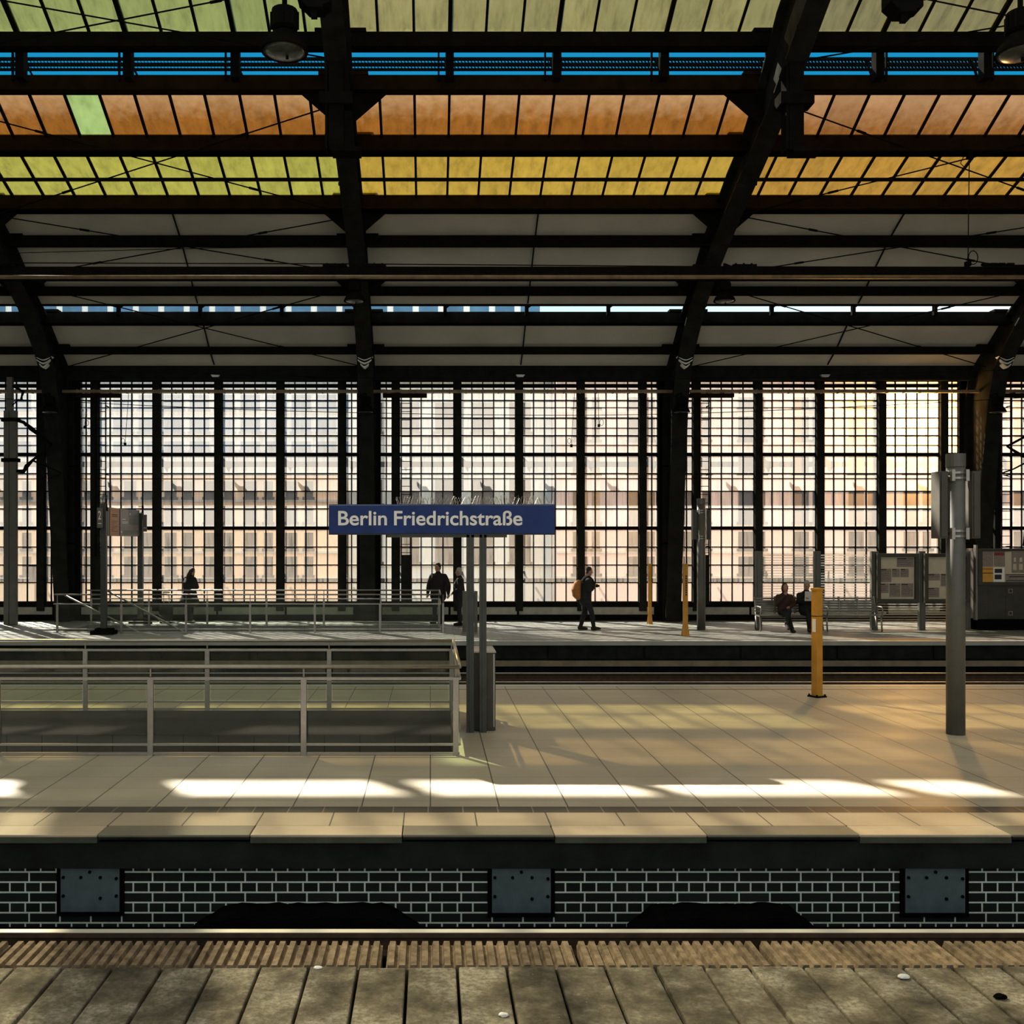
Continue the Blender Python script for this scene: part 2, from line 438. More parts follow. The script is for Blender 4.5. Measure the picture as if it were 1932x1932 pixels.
M['pane_green2'] = pane_mat('tan olive roof glass', (0.040, 0.034, 0.010), 0.13, streak=(7, 1.5, 1.5), dirt=(0.07, 0.055, 0.02), dirt_amt=0.3, clear_tint=(0.92, 0.82, 0.6), rimw=.90)
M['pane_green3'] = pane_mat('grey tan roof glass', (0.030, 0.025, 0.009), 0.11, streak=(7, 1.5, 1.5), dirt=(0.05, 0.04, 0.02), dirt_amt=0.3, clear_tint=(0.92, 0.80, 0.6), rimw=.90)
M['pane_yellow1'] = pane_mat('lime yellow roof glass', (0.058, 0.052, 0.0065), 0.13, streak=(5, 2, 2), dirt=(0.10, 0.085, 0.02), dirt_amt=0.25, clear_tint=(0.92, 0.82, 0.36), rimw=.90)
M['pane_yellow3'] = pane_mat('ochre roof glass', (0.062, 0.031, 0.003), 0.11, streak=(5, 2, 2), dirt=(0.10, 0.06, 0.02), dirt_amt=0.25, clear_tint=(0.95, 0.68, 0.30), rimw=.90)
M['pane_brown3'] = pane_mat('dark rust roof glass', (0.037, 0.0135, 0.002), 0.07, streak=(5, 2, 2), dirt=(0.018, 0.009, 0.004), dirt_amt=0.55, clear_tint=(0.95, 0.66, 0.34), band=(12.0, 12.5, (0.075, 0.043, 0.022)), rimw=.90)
M['benchsteel'] = plain('dull bench steel', (0.20, 0.205, 0.185), 0.4, 0.5, 0.12, 12)
M['slabface_shade'] = plain('slab face with painted shade', (0.075, 0.085, 0.065), 0.85, 0, 0.3, 4, 0.1)  # darker than the tan slab top: shade painted in as colour

# ================================================================ THE HALL
BAY = 9.39
RIB0 = -1.925
RIBS = [RIB0 + BAY * k for k in range(-2, 4)]          # arch positions along the hall
XL, XR = RIBS[0], RIBS[-1]
WY = 32.04                                             # glass wall
GZ = -0.78                                             # track bed

# inner edge of the arches (Y, z) from the foot at the glass wall to the crown
INNER = [(31.5, 0.0), (31.18, 2.4), (30.85, 4.8), (30.55, 6.6), (30.25, 7.55), (29.7, 8.15), (28.6, 9.1), (27.4, 9.75), (26.4, 10.2), (25.4, 10.6), (24.2, 11.05),
         (22.9, 11.55), (21.6, 12.1), (20.2, 12.85), (18.6, 13.7), (16.6, 14.7), (14.0, 15.7), (11.8, 16.3), (10.0, 16.5)]
OUTER = [(31.92, 0.0), (31.92, 2.4), (31.92, 4.8), (31.92, 6.6), (31.6, 7.62), (30.95, 8.1), (29.75, 8.95), (28.45, 9.75), (27.3, 10.5), (26.2, 11.0), (25.0, 11.55),
         (23.8, 11.98), (22.6, 12.7), (21.4, 13.7), (19.8, 14.5), (17.4, 15.5), (14.4, 16.6), (12.0, 17.2), (10.0, 17.45)]
def lower(c): return [(y, z - .73 + .02329 * y) for y, z in c]
INNER, OUTER = lower(INNER), lower(OUTER)
def mirror(c): return c + [(20.0 - y, z) for y, z in c[-2::-1]]
INN, OUT = mirror(INNER), mirror(OUTER)

# ---- platforms, tracks, walls below the platforms
def slab_top(mb, x0, x1, y0, y1, z0, z1): mb.box(x0, x1, y0, y1, z0, z1)
o = MB().box(-60, 70, 4.0, 8.55, -1.2, GZ).box(-60, 70, 17.1, 25.15, -1.2, GZ).build('ground', M['black'])
struct(o, 'black sooty track bed between and in front of the platforms', 'ground')
SX0, SX1, SY0, SY1 = -9.6, 0.31, 11.46, 14.50           # stair opening, middle platform
PF, PB = 8.6, 17.15
m = MB()
m.box(XL, XR, 9.15, SY0, -0.26, 0).box(XL, XR, SY1, PB, -0.26, 0).box(SX1, XR, SY0, SY1, -0.26, 0).box(XL, SX0, SY0, SY1, -0.26, 0)
struct(m.build('floor', M['tile']), 'sandstone coloured tiled middle platform floor with a stair opening', 'floor')
o = MB().box(XL, XR, 8.95, 9.15, -0.25, 0.001).build('trim_1', M['strip'])
struct(o, 'brown grooved tactile strip along the middle platform edge', 'floor strip')
o = MB().box(XL, XR, 8.53, 8.95, -0.25, 0.0).build('trim_2', M['edgetile'])
struct(o, 'row of warm tan tiles between tactile strip and edge slabs', 'floor strip')
# edge slabs, alternating tan and grey brown
xs = [-0.2265 + 1.23 * k for k in range(-12, 19)]
for i, x in enumerate(xs):
    tan = (i % 2 == 1)
    y0 = 8.26
    o = MB().box(x + 0.004, x + 1.226, y0, 8.53, -0.022, 0.0).build('platform_edge_slab', M['edge_tan' if tan else 'edge_grey'], bevel=0.006)
    MB().box(x + 0.004, x + 1.226, y0 + .002, 8.53, -0.068 if tan else -0.04, -0.022).build('shaded_slab_face', M['slabface_shade' if tan else 'darkconc'], o)  # front of the slab, coloured dark to paint in its shade
    struct(o, '%s edge slab of the middle platform, %s from its far left end' % ('tan' if tan else 'grey brown', ORD[i]), 'edge slab', 'edge slabs of the middle platform')
o = MB().box(XL, XR, 8.30, 8.53, -0.285, -0.068).build('wall_coping', M['darkconc'])
struct(o, 'sooty concrete beam under the middle platform edge slabs', 'beam')
o = MB().box(XL, XR, 8.36, 8.62, -1.1, -0.285).build('wall_front', M['brick'])
struct(o, 'sooty black brick wall with grey mortar below the middle platform', 'brick wall')
o = MB().box(XL, XR, 16.95, PB, -1.15, -0.26).build('wall_rear', M['darkconc'])
struct(o, 'dark rear wall below the middle platform edge', 'wall')
o = MB().box(XL, XR, 16.98, 17.19, -0.10, 0.004).build('trim_3', M['edge_far'])
struct(o, 'pale edge strip along the back of the middle platform', 'edge strip')
o = MB().box(XL, XR, 16.62, 16.66, 0.0, 0.002).build('trim_4', M['strip'])
struct(o, 'thin dark line on the floor near the back platform edge', 'floor strip')
# stairwell of the middle platform
m = MB().box(SX0, SX1, SY1, SY1 + 0.12, -3.4, -0.26).box(SX1, SX1 + 0.12, SY0, SY1, -3.4, -0.26).box(SX0, SX1, SY0 - 0.12, SY0, -3.4, -0.26).box(SX0, SX1 + .1, SY0 - .1, SY1 + .1, -3.5, -3.4)
struct(m.build('wall_stairwell', M['stairtile']), 'dark tiled walls of the stairwell in the middle platform', 'wall')
m = MB().box(SX0, SX1, SY1 - 0.03, SY1, -0.34, 0.003).box(SX1 - 0.03, SX1, SY0, SY1, -0.34, 0.003).box(SX0, SX1, SY0, SY0 + 0.03, -0.34, 0.003)
struct(m.build('trim_5', M['cabinet']), 'grey concrete rim round the stair opening of the middle platform', 'rim')
# far platform
FX0, FX1, FY0, FY1 = -10.05, 0.24, 27.55, 30.05
m = MB()
m.box(XL, XR, 25.45, FY0, -0.35, 0).box(XL, XR, FY1, WY + 0.3, -0.35, 0).box(FX1, XR, FY0, FY1, -0.35, 0).box(XL, FX0, FY0, FY1, -0.35, 0)
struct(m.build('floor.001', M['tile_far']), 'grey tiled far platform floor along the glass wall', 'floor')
o = MB().box(XL, XR, 25.0, 25.3, -0.10, 0.0).build('trim_6', M['edge_far'])
struct(o, 'pale edge slab strip of the far platform', 'edge strip')
o = MB().box(XL, XR, 25.3, 25.45, -0.1, -0.004).build('trim_7', M['strip'])
struct(o, 'dark tactile line behind the far platform edge', 'floor strip')
m = MB().box(XL, XR, 25.12, 25.4, -1.15, -0.10)
x = XL
while x < XR:
    m.box(x, x + 2.3, 25.06, 25.13, -0.43, -0.12); x += 2.36
struct(m.build('wall_far', M['darkconc']), 'sooty concrete face below the far platform edge', 'wall')
o = MB().box(XL, XR, 24.9, 25.13, -0.60, -0.48).build('trim_8', M['ledge'])
struct(o, 'dusty tan ledge along the face of the far platform', 'ledge')
m = MB().box(FX0, FX1, FY1, FY1 + .1, -3.4, -0.35).box(FX1, FX1 + .1, FY0, FY1, -3.4, -0.35).box(FX0, FX1, FY0 - .1, FY0, -3.4, -0.35).box(FX0, FX1, FY0 - .1, FY1 + .1, -3.5, -3.4)
struct(m.build('wall_stairwell.001', M['stairtile']), 'dark walls of the far platform stairwell', 'wall')
st = MB()
for k in range(12):
    st.box(FX0 + 0.28 * k, FX0 + 0.28 * (k + 1), FY0, FY1, -3.4, -0.17 * (k + 1))
struct(st.build('floor_stairs', M['tile_far']), 'stone steps going down into the far platform stairwell', 'stairs')

# rails
def rail(y, zt, label, name='rail'):
    m = MB().prism([(y - 0.036, zt), (y - 0.036, zt - 0.035), (y - 0.010, zt - 0.05), (y - 0.010, zt - 0.13), (y - 0.07, zt - 0.155), (y - 0.07, zt - 0.17), (y + 0.07, zt - 0.17), (y + 0.07, zt - 0.155), (y + 0.010, zt - 0.13), (y + 0.010, zt - 0.05), (y + 0.036, zt - 0.035), (y + 0.036, zt)], XL - 20, XR + 20)
    t = thing('rail', label, 'rail', (0, y, zt - 0.17), 'running rails')
    o = m.build('rail_body', M['rust'], t); o.location = (0, -y, -(zt - 0.17))
    o = MB().box(XL - 20, XR + 20, y - 0.034, y + 0.034, zt, zt + 0.004).build('running_surface', M['railtop'], t); o.location = (0, -y, -(zt - 0.17))
    o['label'] = 'polished running surface'
rail(7.60, gz(1757, 7.6), 'polished rail below the brick wall of the middle platform')
rail(23.2, -0.55, 'rail of the rear track beside the far platform')
rail(21.68, -0.55, 'rail of the rear track beside the middle platform')
m = MB().box(XL, XR, 7.50, 7.75, GZ, gz(1757, 7.6) - .17)
struct(m.build('trim_9', M['black']), 'black bedding strip under the front rail', 'bedding')

# ribbed concrete strip and stained slabs beside the front track
xb = [gx(p, 7.28) for p in (-1800, -1445, -1085, -722, -360, 3, 370, 725, 1090, 1445, 1800, 2155, 2510, 2865, 3220)]
for i, (a, b) in enumerate(zip(xb, xb[1:])):
    m = MB(); m.box(a + 0.02, b - 0.02, 7.06, 7.49, -0.78, -0.592)
    n = int(round((b - a - 0.04) / 0.0775)); p = (b - a - 0.04) / n
    for k in range(n):
        x = a + 0.02 + p * k
        m.prism([(x + 0.004, -0.592), (x + 0.014, -0.56), (x + p * 0.70, -0.56), (x + p * 0.80, -0.592)], 7.06, 7.49, 'y')
    o = m.build('ribbed_panel', M['ribbed'])
    struct(o, 'brown ribbed concrete panel beside the front rail, %s from the left' % ORD[i], 'panel', 'ribbed panels beside the front rail')
sx = [gx(p, 7.07) for p in (-660, -560, -460, -360, -260, -160, -60, 30, 120, 215, 308, 402, 491, 583, 676, 768, 862, 955, 1047, 1140, 1234, 1325, 1412, 1512, 1605, 1700, 1792, 1885, 1980, 2075, 2170, 2265, 2360, 2455, 2550, 2645, 2740, 2835)]
for i, (a, b) in enumerate(zip(sx, sx[1:])):
    dz = random.uniform(-0.008, 0.006)
    m = MB().box(a + 0.012, b - 0.008, 5.5, 7.055, -0.78, -0.567 + dz)
    o = m.build('concrete_slab', M['slab'], bevel=0.012)
    struct(o, 'stained concrete slab along the bottom of the picture, %s from the left' % ORD[i], 'slab', 'concrete slabs beside the ribbed panels')

# small litter on the slabs
def stone(px, py, r, col, label):
    d = 0.567 + EYE; Y = d * F / (py - CY); p = Vector((gx(px, Y), Y, -0.562))
    m = MB(); bmesh.ops.create_icosphere(m.bm, subdivisions=2, radius=r)
    for v in m.bm.verts: v.co = Vector((v.co.x * 1.5, v.co.y * random.uniform(.8, 1.2), max(v.co.z, -r * .3) * random.uniform(.5, .75)))
    o = m.build('paper_scrap' if col == 'white' else 'stone', M[col]); o.location = p + Vector((0, 0, r * .1))
    tag(o, label, 'litter')
stone(1705, 1845, 0.028, 'white', 'pale scrap lying on the slab under the third metal plate')
stone(1887, 1883, 0.03, 'black', 'dark lump on the concrete slab near the lower right corner')
stone(950, 1917, 0.022, 'white', 'pale scrap on the slab at the bottom middle')
stone(600, 1828, 0.022, 'white', 'pale scrap beside the ribbed panel left of centre')

# metal plates on the brick wall
for i, (p0, p1) in enumerate(((115, 226), (928, 1039), (1707, 1820))):
    Y = 8.345; x0, x1 = gx(p0, Y), gx(p1, Y); z0, z1 = gz(1720 + (0 if i == 0 else 2), Y), gz(1638, Y)
    cx, cz = (x0 + x1) / 2, (z0 + z1) / 2
    t = thing('metal_plate', 'blue grey metal plate with round bolts on the brick wall, %s from the left' % ORD[i], 'metal plate', (cx, Y, cz), 'metal plates on the brick wall')
    w, h = (x1 - x0) / 2, (z1 - z0) / 2
    MB().box(-w, w, -0.012, 0.0, -h, h).build('plate_sheet', M['plate'], t, bevel=0.004)
    MB().box(-w - .035, w + .035, 0.0, 0.03, -h - .035, h + .03).build('plate_surround', M['black'], t)
    for bx, bz in ((-.9, .6), (-.3, .6), (.36, .6), (.9, .55), (0, .85), (.9, -.25), (.36, -.35), (-.9, -.25)):
        mm = MB(); mm.tube([(bx * w, -0.022, bz * h), (bx * w, -0.010, bz * h)], 0.013, 10)
        mm.build('bolt', M['black'], t)
# dark heaps of ballast covering the foot of the brick wall between the plates
for i, (p0, p1) in enumerate(((360, 790), (1190, 1545))):
    Y = 8.2; x0, x1 = gx(p0, Y), gx(p1, Y)
    m = MB(); n = 24
    prof = []
    for k in range(n + 1):
        f = k / n; z = -0.595 + 0.02 * random.random() - (0.16 * (1 - min(1, min(f, 1 - f) * 7)))
        prof.append((x0 + (x1 - x0) * f, z))
    m.prism([(x0, GZ)] + prof + [(x1, GZ)], 8.0, 8.359, 'y')
    o = m.build('ballast_heap', M['black'])
    tag(o, 'black ballast heap at the foot of the brick wall between the %s plates' % ('first two' if i == 0 else 'last two'), 'ballast', None, 'stuff')

# ---- the glass wall
MULL = [0.84 + 1.9275 * k for k in range(5)]            # pier offsets behind each arch
bars_z = [(0.55, .05), (gz(1099, WY), .018), (gz(1066, WY), .018), (gz(1032, WY), .018), (gz(996.5, WY), .055), (gz(960, WY), .018), (gz(927, WY), .018), (gz(893.5, WY), .018),
          (gz(857.5, WY), .055), (gz(822, WY), .018), (gz(788.8, WY), .018), (gz(755.7, WY), .018), (gz(738, WY), .05), (gz(728, WY), .055), (7.52, .06),
          (gz(769, WY), .008), (gz(807.5, WY), .008), (gz(840, WY), .008), (gz(903, WY), .005)]
win_n = 0
def wall_window(x0, x1, panes, label):
    global win_n
    win_n += 1
    t = thing('window_%d' % win_n, label, 'window', ((x0 + x1) / 2, WY, 0.55), 'tall gridded windows of the glass wall', 'structure')
    m = MB(); w = (x1 - x0) / 2
    for z, h in bars_z: m.box(-w, w, -0.03, 0.03, z - h - .55, z + h - .55)
    for k in range(panes + 1):
        x = -w + 2 * w * k / panes
        m.box(x - .017, x + .017, -0.026, 0.026, 0, 6.95)
    m.build('glazing_bars', M['steel'], t)
    zb = bars_z[4][0] - .55
    zs = sorted([z - .55 for z, h in bars_z[:13] if h > .01]) ; zs[-1] = 6.95
    up, lo = MB(), MB(); off = win_n * 20
    for r, (za, zc) in enumerate(zip(zs, zs[1:])):
        for k in range(panes):
            xa, xc = -w + 2 * w * k / panes, -w + 2 * w * (k + 1) / panes
            (lo if zc <= zb + .01 else up).cell(off + k, r, (xa, 0, za), (xc, 0, za), (xc, 0, zc), (xa, 0, zc))
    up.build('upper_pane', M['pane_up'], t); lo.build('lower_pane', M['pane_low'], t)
wi = 0
for b, rx in enumerate(RIBS[:-1]):
    cells = [(rx + .36, rx + MULL[0] - .115, 2)] + [(rx + MULL[k] + .115, rx + MULL[k + 1] - .115, 5) for k in range(4)] + [(rx + MULL[4] + .115, rx + BAY - .36, 2)]
    for a, c, n in cells:
        wi += 1
        wall_window(a, c, n, '%s gridded window of the far glass wall, %s from its left end' % ('narrow' if n == 2 else 'wide', ORD[wi - 1]))
    for k in range(5):
        x = rx + MULL[k]
        o = MB().box(x - .115, x + .115, WY - .16, WY + .12, 0.3, 7.5).build('wall_mullion', M['steel2'])
        struct(o, 'dark upright steel mullion of the glass wall, %s from its left end' % ORD[b * 5 + k], 'mullion', 'upright mullions of the glass wall')
for k, rx in enumerate(RIBS):
    o = MB().box(rx - .36, rx + .36, WY - .10, WY + .2, 0.0, 7.5).build('wall_pier', M['steel'])
    struct(o, 'broad dark wall pier behind an arch foot, %s from the left end' % ORD[k], 'pier', 'broad wall piers')
# base of the glass wall
m = MB().box(XL, XR, WY - .13, WY + .1, 0.44, 0.58).box(XL, XR, WY - .05, WY + .1, 0.0, 0.44)
struct(m.build('baseboard_far', M['steel']), 'dark sill and base along the foot of the glass wall', 'base')
i = 0
for rx in RIBS[:-1]:
    for k in range(4):
        a = rx + .42 + (BAY - .84) / 4 * k; b = a + (BAY - .84) / 4 - .07
        m = MB().box(a, b, WY - .085, WY - .05, 0.19, 0.42)
        for bx in (a + .15, b - .15):
            m.tube([(bx, WY - .095, .25), (bx, WY - .08, .25)], .012, 8)
        o = m.build('wall_base_panel', M['kick'])
        struct(o, 'grey green bolted metal panel under the windows, %s from the left end' % ORD[i], 'panel', 'base panels under the windows'); i += 1
# girder on top of the glass wall
m = MB()
m.box(XL, XR, WY - .42, WY + .12, 7.52, 8.04).box(XL, XR, WY - .50, WY - .3, 7.44, 7.50).box(XL, XR, WY - .5, WY + .12, 7.99, 8.06)
for rx in RIBS[:-1]:
    for k in range(5):
        x = rx + MULL[k]
        m.box(x - .05, x + .05, WY - .46, WY - .36, 8.05, 8.20).box(x - .02, x + .02, WY - .43, WY - .39, 8.2, 8.3)
struct(m.build('wall_girder', M['steel2']), 'deep dark girder running above the glass wall with small black lugs', 'girder')
# conduit under the girder, with dark boxes beside the arches
m = MB().box(XL, XR, 31.30, 31.42, 7.02, 7.10)
for rx in RIBS[:-1]: 
    for k in range(0, 18): m.box(rx + .5 * k, rx + .5 * k + .03, 31.28, 31.44, 7.0, 7.12)
t = tag(m.build('cable_conduit', M['pipe']), 'dusty tan conduit running along the top of the glass wall', 'conduit')
for k, rx in enumerate(RIBS):
    o = MB().box(rx + .47, rx + 1.82, 31.28, 31.5, 6.88, 6.998).build('cable_box', M['brownsteel'], bevel=.008)
    tag(o, 'long dark box under the conduit beside an arch, %s from the left end' % ORD[k], 'cable box', 'dark boxes under the conduit')

# ---- arches
for k, rx in enumerate(RIBS):
    m = MB()
    n = len(INN)
    for i in range(n - 1):
        a, b, c, d = INN[i], INN[i + 1], OUT[i + 1], OUT[i]
        m.hexa([(rx - .06, *a), (rx + .06, *a), (rx + .06, *b), (rx - .06, *b), (rx - .06, *d), (rx + .06, *d), (rx + .06, *c), (rx - .06, *c)])
    web = m.build('roof_arch', M['steel2'])
    struct(web, 'curved dark steel arch carrying the roof, %s from the left end' % ORD[k], 'roof arch', 'curved roof arches')
    fl = MB()
    for crv, sgn in ((INN, -1), (OUT, 1)):
        for i in range(n - 1):
            a, b = Vector((rx, *crv[i])), Vector((rx, *crv[i + 1]))
            if (a - b).length < 1e-3: continue
            e = (b - a).normalized() * 0.02
            fl.bar(a - e, b + e, 0.46, 0.05, up=(0, -0.5, 0.8))
        if sgn < 0:
            for i in range(2, 12, 2):
                a = Vector((rx, *crv[i])); fl.cbox(a, (0.50, .06, .06))
    f = fl.build('arch_flange', M['steel2'], web)
    g = MB()
    for yy, zz in ((22.75, 12.15), (26.1, 10.73), (28.35, 9.68)):
        for s in (-1, 1):
            g.hexa([(rx + s * .06, yy - .03, zz - .5), (rx + s * .12, yy - .03, zz - .5), (rx + s * .95, yy - .03, zz + .22), (rx + s * .06, yy - .03, zz + .22),
                    (rx + s * .06, yy + .03, zz - .5), (rx + s * .12, yy + .03, zz - .5), (rx + s * .95, yy + .03, zz + .22), (rx + s * .06, yy + .03, zz + .22)])
    g.build('gusset_plate', M['steel'], web)

# ---- purlins (dark beams along the hall): frame rows top/bottom at a depth
def purlin(y0, y1, Y, d, label, mat='steel', lip=None):
    m = MB().box(XL, XR, Y - d / 2, Y + d / 2, gz(y1, Y - d / 2 * 0), gz(y0, Y))
    if lip: m.box(XL, XR, Y - d / 2 - .12, Y + d / 2, gz(y1, Y), gz(y1, Y) + .035)
    for rx in RIBS:
        for s in (-1, 1): m.box(rx + s * .35 - .2, rx + s * .35 + .2, Y - d / 2 - .03, Y + d / 2, gz(y0, Y), gz(y0, Y) + .07)
    return struct(m.build('roof_purlin', M[mat]), label, 'roof beam', 'roof beams along the hall')
purlin(66, 93, 22.05, .3, 'dark roof beam above the open blue strip')
purlin(147, 174, 22.78, .3, 'dark roof beam between the blue strip and brown panes', 'brownsteel')
purlin(258, 291, 24.1, .34, 'thick dark roof beam between brown and yellow panes', 'brownsteel', True)
purlin(371, 400, 26.0, .34, 'dark roof beam between the yellow panes and grey lining', 'brownsteel', True)
purlin(446, 465, 27.15, .2, 'dark roof beam across the upper grey lining')
purlin(542, 557, 28.6, .2, 'dark roof beam just above the lower daylight strip')
purlin(571, 577, 29.25, .12, 'thin dark edge beam over the lower daylight strip')
purlin(590, 613, 29.75, .26, 'dark roof beam just below the lower daylight strip', 'steel', True)
purlin(655, 668, 30.6, .16, 'dark roof beam above the wall girder')
m = MB().box(XL, XR, gz(0, 25.2) * 0 + 25.06, 25.10, gz(342, 25.08), gz(338, 25.08) + .03)
struct(m.build('roof_purlin', M['steel']), 'thin dark bar crossing the yellow roof panes', 'roof beam', 'roof beams along the hall')

# ---- opaque roof lining
def lining(pts, label):
    m = MB(); up = [(y, z + .08) for y, z in pts]
    m.prism(pts + up[::-1], XL, XR)
    return struct(m.build('ceiling', M['roofpanel']), label, 'roof lining', 'grey roof linings')
def pz(py, Y): return (Y, gz(py, Y))
lining([pz(386, 26.05), pz(455, 27.3), pz(512, 28.2), pz(550, 28.75), pz(574, 29.2)], 'grey boarded roof lining above the lower daylight strip')
lining([pz(603, 29.78), pz(660, 30.75), pz(690, 31.45), (32.15, 8.0)], 'grey boarded roof lining between daylight strip and wall girder')
for k, rx in enumerate(RIBS[:-1]):
    m = MB(); x = rx + BAY / 2
    for a, b in ((pz(398, 26.2), pz(455, 27.2)), (pz(455, 27.2), pz(512, 28.1)), (pz(512, 28.1), pz(550, 28.68)), (pz(550, 28.68), pz(572, 29.1)), (pz(606, 29.75), pz(660, 30.7)), (pz(660, 30.7), pz(688, 31.35))):
        m.bar((x, *a), (x, *b), .035, .03)
    o = m.build('trim_%d' % (20 + k), M['seam'])
    struct(o, 'thin black seam strip down the middle of a grey roof lining bay, %s from the left end' % ORD[k], 'seam strip', 'seam strips on the roof lining')
# far half of the roof above and behind the viewer, and the wall behind
REAR = [(10.0, 17.5), (8.0, 17.25), (6.0, 16.7), (3.0, 15.67), (0.0, 14.3), (-4.0, 12.3), (-8.0, 10.4), (-12.0, 8.0)]
for k, rx in enumerate(RIBS[:-1]):
    t = thing('window_%d' % (200 + k), 'pale roof glazing over the near half of the hall, bay %s from the left end' % ORD[k], 'roof window', (0, 0, 0), None, 'structure')
    g, m = MB(), MB()
    for si, (p, q) in enumerate(zip(REAR, REAR[1:])):
        g.cell(k, si, (rx, *p), (rx + BAY, *p), (rx + BAY, *q), (rx, *q))
        for j in range(7): m.bar((rx + BAY * j / 6, p[0], p[1] - .05), (rx + BAY * j / 6, q[0], q[1] - .05), .08, .12)
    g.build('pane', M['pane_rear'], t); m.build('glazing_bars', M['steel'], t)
    t = thing('window_%d' % (210 + k), 'tall window of the near side wall behind the viewer, bay %s from the left end' % ORD[k], 'window', (0, 0, 0), None, 'structure')
    MB().cell(k, 40, (rx, -12.1, .6), (rx + BAY, -12.1, .6), (rx + BAY, -12.1, 8.0), (rx, -12.1, 8.0)).build('pane', M['pane_rearwall'], t)
    m = MB()
    for j in range(6): m.box(rx + BAY * j / 5 - .1, rx + BAY * j / 5 + .1, -12.15, -12.0, .6, 8)
    m.build('glazing_bars', M['steel'], t)
o = MB().box(XL, XR, -12.3, -12.1, -1.2, .6).box(XL, XR, -12.3, 4.0, -1.3, -1.2).build('wall_back', M['darkconc'])
struct(o, 'dark base of the wall closing the near side of the hall', 'wall')
o = MB().box(XL, XR, -9.0, 2.6, -1.2, 0.0).build('floor.002', M['tile'])
struct(o, 'tiled near platform floor where the viewer stands', 'floor')
for nm, x in (('wall_left', XL - .3), ('wall_right', XR + .2)):
    m = MB().prism([(-12.1, -1.2), (32.3, -1.2), (32.3, 8.1), (29.5, 9.6), (26, 11.6), (22.3, 14.2), (10, 18.4), (-3, 14), (-12.1, 9.5)], x, x + .1)
    struct(m.build(nm, M['darkconc']), 'dark end wall at the %s end of the hall' % nm[5:], 'wall')

# ---- glazed roof rows
GREEN = [(22.28, gz(64, 22.28)), (20.0, 14.48), (17.0, 15.67), (14.0, 16.7), (12.0, 17.25), (10.0, 17.5)]
ROWS = [('pane_brown', [pz(173, 22.85), pz(259, 23.98)], 'brown stained roof window below the blue strip'),
        ('pane_yellow', [pz(289, 24.35), pz(341, 25.3), pz(372, 25.9)], 'yellow roof window above the grey lining'),
        ('pane_green', GREEN, 'olive green roof window above the blue strip')]
PW = BAY / 12
rn = 0
for ri, (mat, pts, lab) in enumerate(ROWS):
    for k, rx in enumerate(RIBS[:-1]):
        rn += 1
        t = thing('window_%d' % (100 + rn), '%s, bay %s from the left end' % (lab, ORD[k]), 'roof window', (rx + BAY / 2, pts[0][0], pts[0][1]), None, 'structure')
        off = Vector((-(rx + BAY / 2), -pts[0][0], -pts[0][1]))
        m = MB(); g = MB(); g2 = MB()
        for si, (a, b) in enumerate(zip(pts, pts[1:])):
            for j in range(12):
                x0, x1 = rx + PW * j, rx + PW * (j + 1)
                tgt = g2 if (mat == 'pane_brown' and k == 0 and False) else g
                if mat == 'pane_brown' and k == 1 and j == 4: tgt = g2
                tgt.cell(k * 14 + j, ri * 9 + si, (x0, a[0], a[1]), (x1, a[0], a[1]), (x1, b[0], b[1]), (x0, b[0], b[1]))
            for j in range(13):
                x = rx + PW * j
                heavy = (mat == 'pane_green' and j % 3 == 0)
                m.bar((x, a[0], a[1] - .02), (x, b[0], b[1] - .02), .085 if heavy else .05, .14 if heavy else .08)
        o = m.build('glazing_bars', M['steel'], t); o.location = off
        var = {'pane_green': {2: 'pane_green2', 3: 'pane_green3', 4: 'pane_green3'}, 'pane_yellow': {0: 'pane_yellow1', 1: 'pane_yellow1', 3: 'pane_yellow3', 4: 'pane_yellow3'}, 'pane_brown': {3: 'pane_brown3', 4: 'pane_brown3'}}
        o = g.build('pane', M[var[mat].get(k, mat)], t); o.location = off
        if len(g2.bm.verts):
            o = g2.build('replacement_pane', M['pane_lime'], t); o.location = off; o['label'] = 'pale green replacement pane'
        else: g2.bm.free()
# open blue strip: upright posts, gangway with pierced edge outside
Y = 22.45
for b, rx in enumerate(RIBS[:-1]):
    for j in range(4):
        x = rx + BAY / 4 * j
        m = MB().box(x - .09, x + .09, Y - .12, Y + .12, gz(150, Y), gz(88, Y))
        m.bar((x + .16, Y + .5, gz(142, Y)), (x - .1, Y + .4, gz(95, Y)), .04).bar((x + .3, Y + .45, gz(143, Y)), (x - .05, Y + .45, gz(128, Y)), .03)
        m.box(x + (.22 if rx > 0 else -.26), x + (.26 if rx > 0 else -.22), Y + .1, Y + .16, gz(147, Y), gz(94, Y))
        o = m.build('roof_post', M['steel'])
        struct(o, 'short dark post in the open blue roof strip, %s from the left end' % ORD[b * 4 + j], 'roof post', 'short posts of the open roof strip')
m = MB(); Y = 23.0
za, zb, zc, zd, ze = gz(108, Y), gz(114, Y), gz(121, Y), gz(126, Y), gz(131, Y)
for z, h in ((gz(111, Y), .030), (gz(121.5, Y), .034), (gz(131, Y), .022)): m.box(XL, XR, Y - .02, Y + .04, z - h, z + h)
x = XL
while x < XR:
    m.bar((x, Y, gz(111, Y)), (x + .06, Y, gz(122, Y)), .062, .012).bar((x, Y, gz(122, Y)), (x + .06, Y, gz(132, Y)), .062, .012)
    x += .075
tag(m.build('roof_gangway', M['steel']), 'pierced black gangway outside the open blue roof strip', 'gangway')
